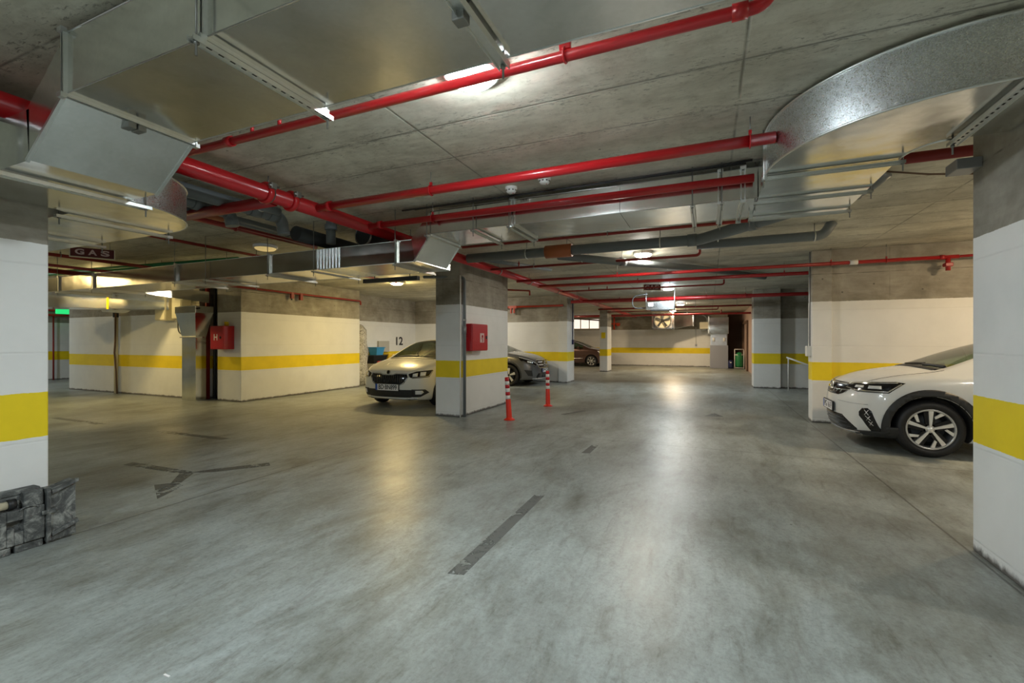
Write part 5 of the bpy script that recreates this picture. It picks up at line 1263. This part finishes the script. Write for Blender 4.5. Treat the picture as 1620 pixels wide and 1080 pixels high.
# --- the white crossover in the right bay
c = variant(wheel=dict(kind='wide', n=5, lip=True, phase=PI/2+0.02+PI/5, hub='alloy'))
car, bv = base_car(1.60, 7.86, PI, 'white crossover with two-tone alloy wheels parked in the right bay', c)
patch(bv, car, 'front_grille', [(-.56, .80), (-.52, .845), (.52, .845), (.56, .80), (.40, .70), (.30, .672), (-.30, .672), (-.40, .70)], 0, 'gloss', 0.004, mirror=False)
for z in (.835, .755):
    patch(bv, car, 'chrome_strip', strip([(-.50, z), (-.25, z-.012), (.25, z-.012), (.50, z)], .010), 0, 'chrome', 0.010, mirror=False)
for k in range(9):
    u = -.44+k*.11
    if abs(u) > 0.06: patch(bv, car, 'grille_bar', strip([(u, .69+abs(u)*.06), (u+.03, .74)], .008), 0, 'silver', 0.008, mirror=False)
patch(bv, car, 'headlight', [(.36, .845), (.60, .868), (.96, .895), (1.035, .885), (.93, .755), (.60, .750), (.42, .785)], 42, 'gloss', 0.006)
patch(bv, car, 'headlight_chrome', strip([(.40, .790), (.60, .765), (.92, .770), (1.01, .872)], .013), 42, 'chrome', 0.011)
patch(bv, car, 'headlight_chrome', strip([(.38, .838), (.60, .856), (.98, .883)], .009), 42, 'chrome', 0.011)
patch(bv, car, 'headlight_lens', [(.55, .80), (.66, .803), (.66, .828), (.55, .825)], 42, 'lens', 0.012)
patch(bv, car, 'headlight_lens', [(.72, .797), (.86, .80), (.85, .835), (.72, .831)], 42, 'lens', 0.012)
patch(bv, car, 'lower_grille', [(-.42, .42), (.42, .42), (.64, .275), (.64, .225), (-.64, .225), (-.64, .275)], 0, 'gloss', 0.004, mirror=False)
for z in (.27, .32, .37): patch(bv, car, 'grille_bar', strip([(-.56+(z-.27), z), (.56-(z-.27), z)], .010), 0, 'satin', 0.009, mirror=False)
patch(bv, car, 'silver_lip', strip([(-.66, .225), (-.4, .205), (.4, .205), (.66, .225)], .028), 0, 'silver', 0.016, mirror=False)
patch(bv, car, 'fog_light_housing', [(.66, .50), (.70, .55), (.76, .555), (.80, .52), (.86, .33), (.90, .26), (.78, .26), (.70, .40), (.66, .45)], 40, 'gloss', 0.006)
for a_, b_ in (((.725, .53), (.77, .465)), ((.77, .53), (.725, .465)), ((.735, .455), (.79, .40)), ((.785, .455), (.745, .40)), ((.765, .39), (.81, .34)), ((.805, .39), (.775, .34))):
    patch(bv, car, 'fog_light_cross', strip([a_, b_], .007), 40, 'silver', 0.010)
patch(bv, car, 'bumper_crease', strip([(.30, .60), (.55, .595), (.80, .60)], .006), 30, 'dullmetal', 0.002)
def arch_poly(xc, zc, r0, r1, a0=-12, a1=192, n=28):
    a = [math.radians(a0+(a1-a0)*i/n) for i in range(n+1)]
    return Ribbon([(xc+r1*math.cos(t_), zc+r1*math.sin(t_)) for t_ in a]+[(xc+r0*math.cos(t_), zc+r0*math.sin(t_)) for t_ in a[::-1]])
for ax in c['axles']: patch(bv, car, 'wheel_arch_cladding', arch_poly(ax, .342, .398, .478), 90, 'satin', 0.014, 0.05)
patch(bv, car, 'sill_cladding', [(1.30, .20), (2.97, .20), (2.95, .33), (1.32, .33)], 90, 'satin', 0.012, 0.12)
patch(bv, car, 'bumper_cladding', [(.50, .205), (.985, .205), (.99, .34), (.90, .34), (.84, .275), (.55, .25)], 45, 'satin', 0.014)
patch(bv, car, 'hood_seam', strip([(-.30, .60), (-.5, .675), (-.8, .715), (-1.03, .72)], .008), 'top', 'gloss', 0.0015)
patch(bv, car, 'fender_seam', strip([(.60, .885), (.70, .83), (.77, .80)], .007), 62, 'dullmetal', 0.0015)
patch(bv, car, 'door_seam', strip([(1.36, .95), (1.34, .60), (1.36, .34)], .008), 90, 'gloss', 0.0015)
patch(bv, car, 'door_seam', strip([(2.36, .96), (2.36, .34)], .008), 90, 'gloss', 0.0015)
patch(bv, car, 'pillar_trim', [(2.26, 1.00), (2.40, 1.00), (2.36, 1.40), (2.26, 1.40)], 90, 'gloss', 0.004)
patch(bv, car, 'cowl_trim', [(-.95, -.60), (-.925, -.3), (-.92, .3), (-.95, .60), (-1.01, .62), (-.985, .3), (-.985, -.3), (-1.01, -.62)], 'top', 'satin', 0.006, mirror=False)
patch(bv, car, 'wiper', strip([(-1.03, -.45), (-1.06, .10)], .02), 'top', 'black', 0.016, mirror=False)
patch(bv, car, 'wiper', strip([(-1.03, .12), (-1.08, .62)], .02), 'top', 'black', 0.016, mirror=False)
number_plate(car, bv, 0.50, 'PG 16 F', True, 0.50, 0.112)
p, n = surf(bv, 0, .775, 0); em = MB()
cx_ = p.x+0.010
em.tube([(cx_+0.006, .072*math.cos(2*PI*i/28), .775+.072*math.sin(2*PI*i/28)) for i in range(29)], 0.007, 8)
for q in (((-.035, .832), (0, .785)), ((.035, .832), (0, .785)), ((-.055, .815), (-.022, .715)), ((-.022, .715), (0, .765)), ((0, .765), (.022, .715)), ((.022, .715), (.055, .815))):
    em.beam((cx_+0.006, q[0][0], q[0][1]), (cx_+0.006, q[1][0], q[1][1]), 0.010, 0.010)
em.build('emblem', M['chrome'], car, world=False)
MB().lathe([(0, 0), (0.072, 0), (0.07, 0.004), (0, 0.006)], 28, mat=Matrix.Translation((cx_-0.002, 0, .775)) @ Matrix.Rotation(PI/2, 4, 'Y')).build('emblem_disc', M['gloss'], car, world=False)

# --- the cream hatchback in the left bay
c2 = variant(L=3.99, W=1.732, paint='carcream', wr=0.305, arch=0.345, axles=(0.80, 3.26), inset=0.11, nose_a=0.24, nose_n=2.6,
    wheel=dict(kind='plain', n=7, lip=True, w=0.022, mat='silver', hub='silver'),
    stations=[s*0.935 for s in SUV['stations']],
    top=[(s*0.935, v-.035 if s < 1 else v-.025) for s, v in SUV['top']], sho=[(s*0.935, v-.05) for s, v in SUV['sho']], zro=[(s*0.935, v-.04 if s < 1 else v-.028) for s, v in SUV['zro']],
    bot=[(0, .19), (.28, .17), (.5, .16), (3.6, .16), (4.0, .26)], windscreen=(0.92, 1.86), sidewin=(1.30, 3.05), rearwin=(3.40, 3.80), belt=0.97)
for k in ('wsh', 'wmx', 'wro', 'wbt'): c2[k] = [(s*0.935, v*0.985) for s, v in SUV[k]]
car, bv = base_car(-6.16, 7.70, -PI/2, 'cream white hatchback parked nose-out between the pale pier and the hydrant pillar', c2)
patch(bv, car, 'front_grille', [(-.47, .665), (-.44, .725), (-.20, .725), (-.13, .700), (.13, .700), (.20, .725), (.44, .725), (.47, .665), (.36, .53), (.28, .505), (-.28, .505), (-.36, .53)], 0, 'gloss', 0.005, mirror=False)
patch(bv, car, 'grille_chrome', strip([(-.49, .67), (-.45, .738), (-.20, .738), (-.13, .712), (.13, .712), (.20, .738), (.45, .738), (.49, .67), (.375, .52), (.285, .494), (-.285, .494), (-.375, .52), (-.49, .67)], .012), 0, 'silver', 0.008, mirror=False)
for k in range(17):
    u = -.40+k*.05; patch(bv, car, 'grille_slat', strip([(u, .54), (u, .70)], .012), 0, 'satin', 0.010, mirror=False)
patch(bv, car, 'headlight', [(.44, .725), (.60, .775), (.93, .800), (.95, .785), (.86, .660), (.52, .635), (.46, .66)], 36, 'gloss', 0.006)
patch(bv, car, 'headlight_lens', [(.52, .67), (.62, .675), (.63, .745), (.53, .73)], 36, 'lens', 0.010)
patch(bv, car, 'headlight_lens', [(.67, .685), (.78, .69), (.80, .765), (.68, .76)], 36, 'lens', 0.010)
patch(bv, car, 'headlight_chrome', strip([(.50, .65), (.85, .675), (.93, .78)], .010), 36, 'chrome', 0.010)
patch(bv, car, 'lower_grille', [(-.66, .40), (.66, .40), (.62, .27), (.50, .24), (-.50, .24), (-.62, .27)], 0, 'satin', 0.005, mirror=False)
patch(bv, car, 'fog_light_housing', [(.52, .41), (.80, .41), (.88, .34), (.70, .255), (.55, .25)], 30, 'satin', 0.007)
patch(bv, car, 'fog_light', [(.60, .385), (.74, .385), (.77, .35), (.72, .31), (.60, .31)], 30, 'lens', 0.012)
patch(bv, car, 'lip_strip', strip([(-.66, .22), (-.4, .195), (.4, .195), (.66, .22)], .026), 0, 'silver', 0.010, mirror=False)
patch(bv, car, 'hood_seam', strip([(-.26, .52), (-.5, .60), (-.9, .66)], .007), 'top', 'dullmetal', 0.0012)
patch(bv, car, 'hood_crease', strip([(-.20, .20), (-.9, .36)], .006), 'top', 'silver', 0.001)
patch(bv, car, 'cowl_trim', [(-.88, -.58), (-.855, -.3), (-.85, .3), (-.88, .58), (-.94, .60), (-.915, .3), (-.915, -.3), (-.94, -.60)], 'top', 'black', 0.006, mirror=False)
patch(bv, car, 'wiper', strip([(-.96, -.42), (-.99, .10)], .02), 'top', 'black', 0.016, mirror=False)
patch(bv, car, 'pillar_trim', [(2.10, .96), (2.24, .96), (2.20, 1.36), (2.10, 1.36)], 90, 'gloss', 0.004)
patch(bv, car, 'door_seam', strip([(1.28, .90), (1.26, .55), (1.28, .30)], .008), 90, 'gloss', 0.0015)
number_plate(car, bv, 0.445, 'BD\u00b7BN899', True, 0.58, 0.13)
p, n = surf(bv, 0, .755, 0)
Te = Matrix.Translation((p.x-0.005, 0, .755)) @ Matrix.Rotation(1.15, 4, 'Y')
MB().lathe([(0, 0), (0.045, 0), (0.045, 0.010), (0.038, 0.014), (0, 0.015)], 24, mat=Te).build('emblem', M['gloss'], car, world=False)
MB().lathe([(0.038, 0.012), (0.046, 0.012), (0.045, 0.016), (0.039, 0.016)], 24, mat=Te).build('emblem_ring', M['chrome'], car, world=False)

# --- the grey crossover beyond the wide pillar
c3 = variant(L=4.42, W=1.80, paint='cargrey', wr=0.345, arch=0.385, axles=(0.90, 3.60), inset=0.12, nose_a=0.26, nose_n=2.5,
    wheel=dict(kind='plain', n=5, lip=False, w=0.045, mat='alloy', hub='alloydark', phase=0.3),
    stations=[s*1.035 for s in SUV['stations']], top=[(s*1.035, v+.0) for s, v in SUV['top']], sho=[(s*1.035, v) for s, v in SUV['sho']], zro=[(s*1.035, v) for s, v in SUV['zro']],
    windscreen=(1.02, 2.06), sidewin=(1.45, 3.35), rearwin=(3.75, 4.2), belt=1.02)
for k in ('wsh', 'wmx', 'wro', 'wbt'): c3[k] = [(s*1.035, v*1.025) for s, v in SUV[k]]
car, bv = base_car(-4.84, 13.93, 0.0, 'dark grey crossover with a star emblem parked beyond the hydrant pillar', c3)
patch(bv, car, 'front_grille', [(-.50, .72), (-.47, .80), (.47, .80), (.50, .72), (.40, .60), (.32, .575), (-.32, .575), (-.40, .60)], 0, 'gloss', 0.005, mirror=False)
for z in (.75, .66): 
    patch(bv, car, 'grille_bar', strip([(-.45, z), (-.12, z), ], .034), 0, 'silver', 0.012)
patch(bv, car, 'grille_frame', strip([(-.52, .72), (-.485, .815), (.485, .815), (.52, .72), (.41, .588), (.325, .562), (-.325, .562), (-.41, .588), (-.52, .72)], .014), 0, 'chrome', 0.010, mirror=False)
patch(bv, car, 'headlight', [(.46, .72), (.62, .80), (1.0, .92), (1.03, .90), (.98, .80), (.80, .70), (.56, .63), (.48, .65)], 40, 'gloss', 0.006)
patch(bv, car, 'headlight_chrome', strip([(.50, .72), (.66, .80), (1.0, .905)], .016), 40, 'lens', 0.011)
patch(bv, car, 'headlight_lens', [(.66, .72), (.80, .75), (.80, .79), (.68, .77)], 40, 'lens', 0.010)
patch(bv, car, 'headlight_chrome', strip([(.54, .65), (.78, .71), (.93, .79)], .010), 40, 'chrome', 0.010)
patch(bv, car, 'lower_grille', [(-.44, .40), (.44, .40), (.52, .29), (.48, .255), (-.48, .255), (-.52, .29)], 0, 'gloss', 0.005, mirror=False)
patch(bv, car, 'side_intake', [(.68, .50), (.92, .52), (.80, .34), (.64, .32)], 38, 'satin', 0.006)
patch(bv, car, 'silver_lip', strip([(-.66, .235), (-.4, .215), (.4, .215), (.66, .235)], .035), 0, 'silver', 0.016, mirror=False)
for ax in c3['axles']: patch(bv, car, 'wheel_arch_cladding', arch_poly(ax, .345, .388, .435), 90, 'satin', 0.010, 0.06)
patch(bv, car, 'hood_seam', strip([(-.30, .58), (-.6, .68), (-1.0, .72)], .008), 'top', 'gloss', 0.0015)
patch(bv, car, 'hood_crease', strip([(-.25, .30), (-1.0, .45)], .008), 'top', 'silver', 0.001)
number_plate(car, bv, 0.485, 'PG', True, 0.50, 0.11)
p, n = surf(bv, 0, .70, 0); em = MB(); cx_ = p.x+0.02
em.tube([(cx_, .085*math.cos(2*PI*i/28), .70+.085*math.sin(2*PI*i/28)) for i in range(29)], 0.008, 8)
for k in range(3):
    a = PI/2+k*2*PI/3; em.beam((cx_, 0, .70), (cx_, .082*math.cos(a), .70+.082*math.sin(a)), 0.012, 0.012)
em.build('emblem', M['chrome'], car, world=False)

# --- the brown car far behind
c4 = variant(L=4.30, W=1.80, paint='carbrown', wr=0.32, arch=0.36, axles=(0.86, 3.48), inset=0.115, nose_a=0.28,
    wheel=dict(kind='plain', n=7, lip=True, w=0.035, mat='silver', hub='silver'), windscreen=(0.98, 1.98), sidewin=(1.40, 3.25), mirror='carbrown')
for k in ('wsh', 'wmx', 'wro', 'wbt'): c4[k] = [(s, v*1.025) for s, v in SUV[k]]
car, bv = base_car(-5.08, 25.75, 0.0, 'dark brown car with silver wheels parked below the basement window', c4)
patch(bv, car, 'front_grille', [(-.45, .78), (.45, .78), (.36, .66), (-.36, .66)], 0, 'gloss', 0.005, mirror=False)
patch(bv, car, 'headlight', [(.42, .78), (.66, .83), (.98, .88), (.92, .76), (.56, .69), (.45, .71)], 40, 'lens', 0.006)
patch(bv, car, 'lower_grille', [(-.6, .40), (.6, .40), (.55, .28), (-.55, .28)], 0, 'satin', 0.005, mirror=False)
patch(bv, car, 'side_moulding', strip([(1.34, .46), (2.9, .46)], .03), 90, 'silver', 0.008)
patch(bv, car, 'pillar_trim', [(2.26, 1.00), (2.40, 1.00), (2.36, 1.40), (2.26, 1.40)], 90, 'gloss', 0.004)
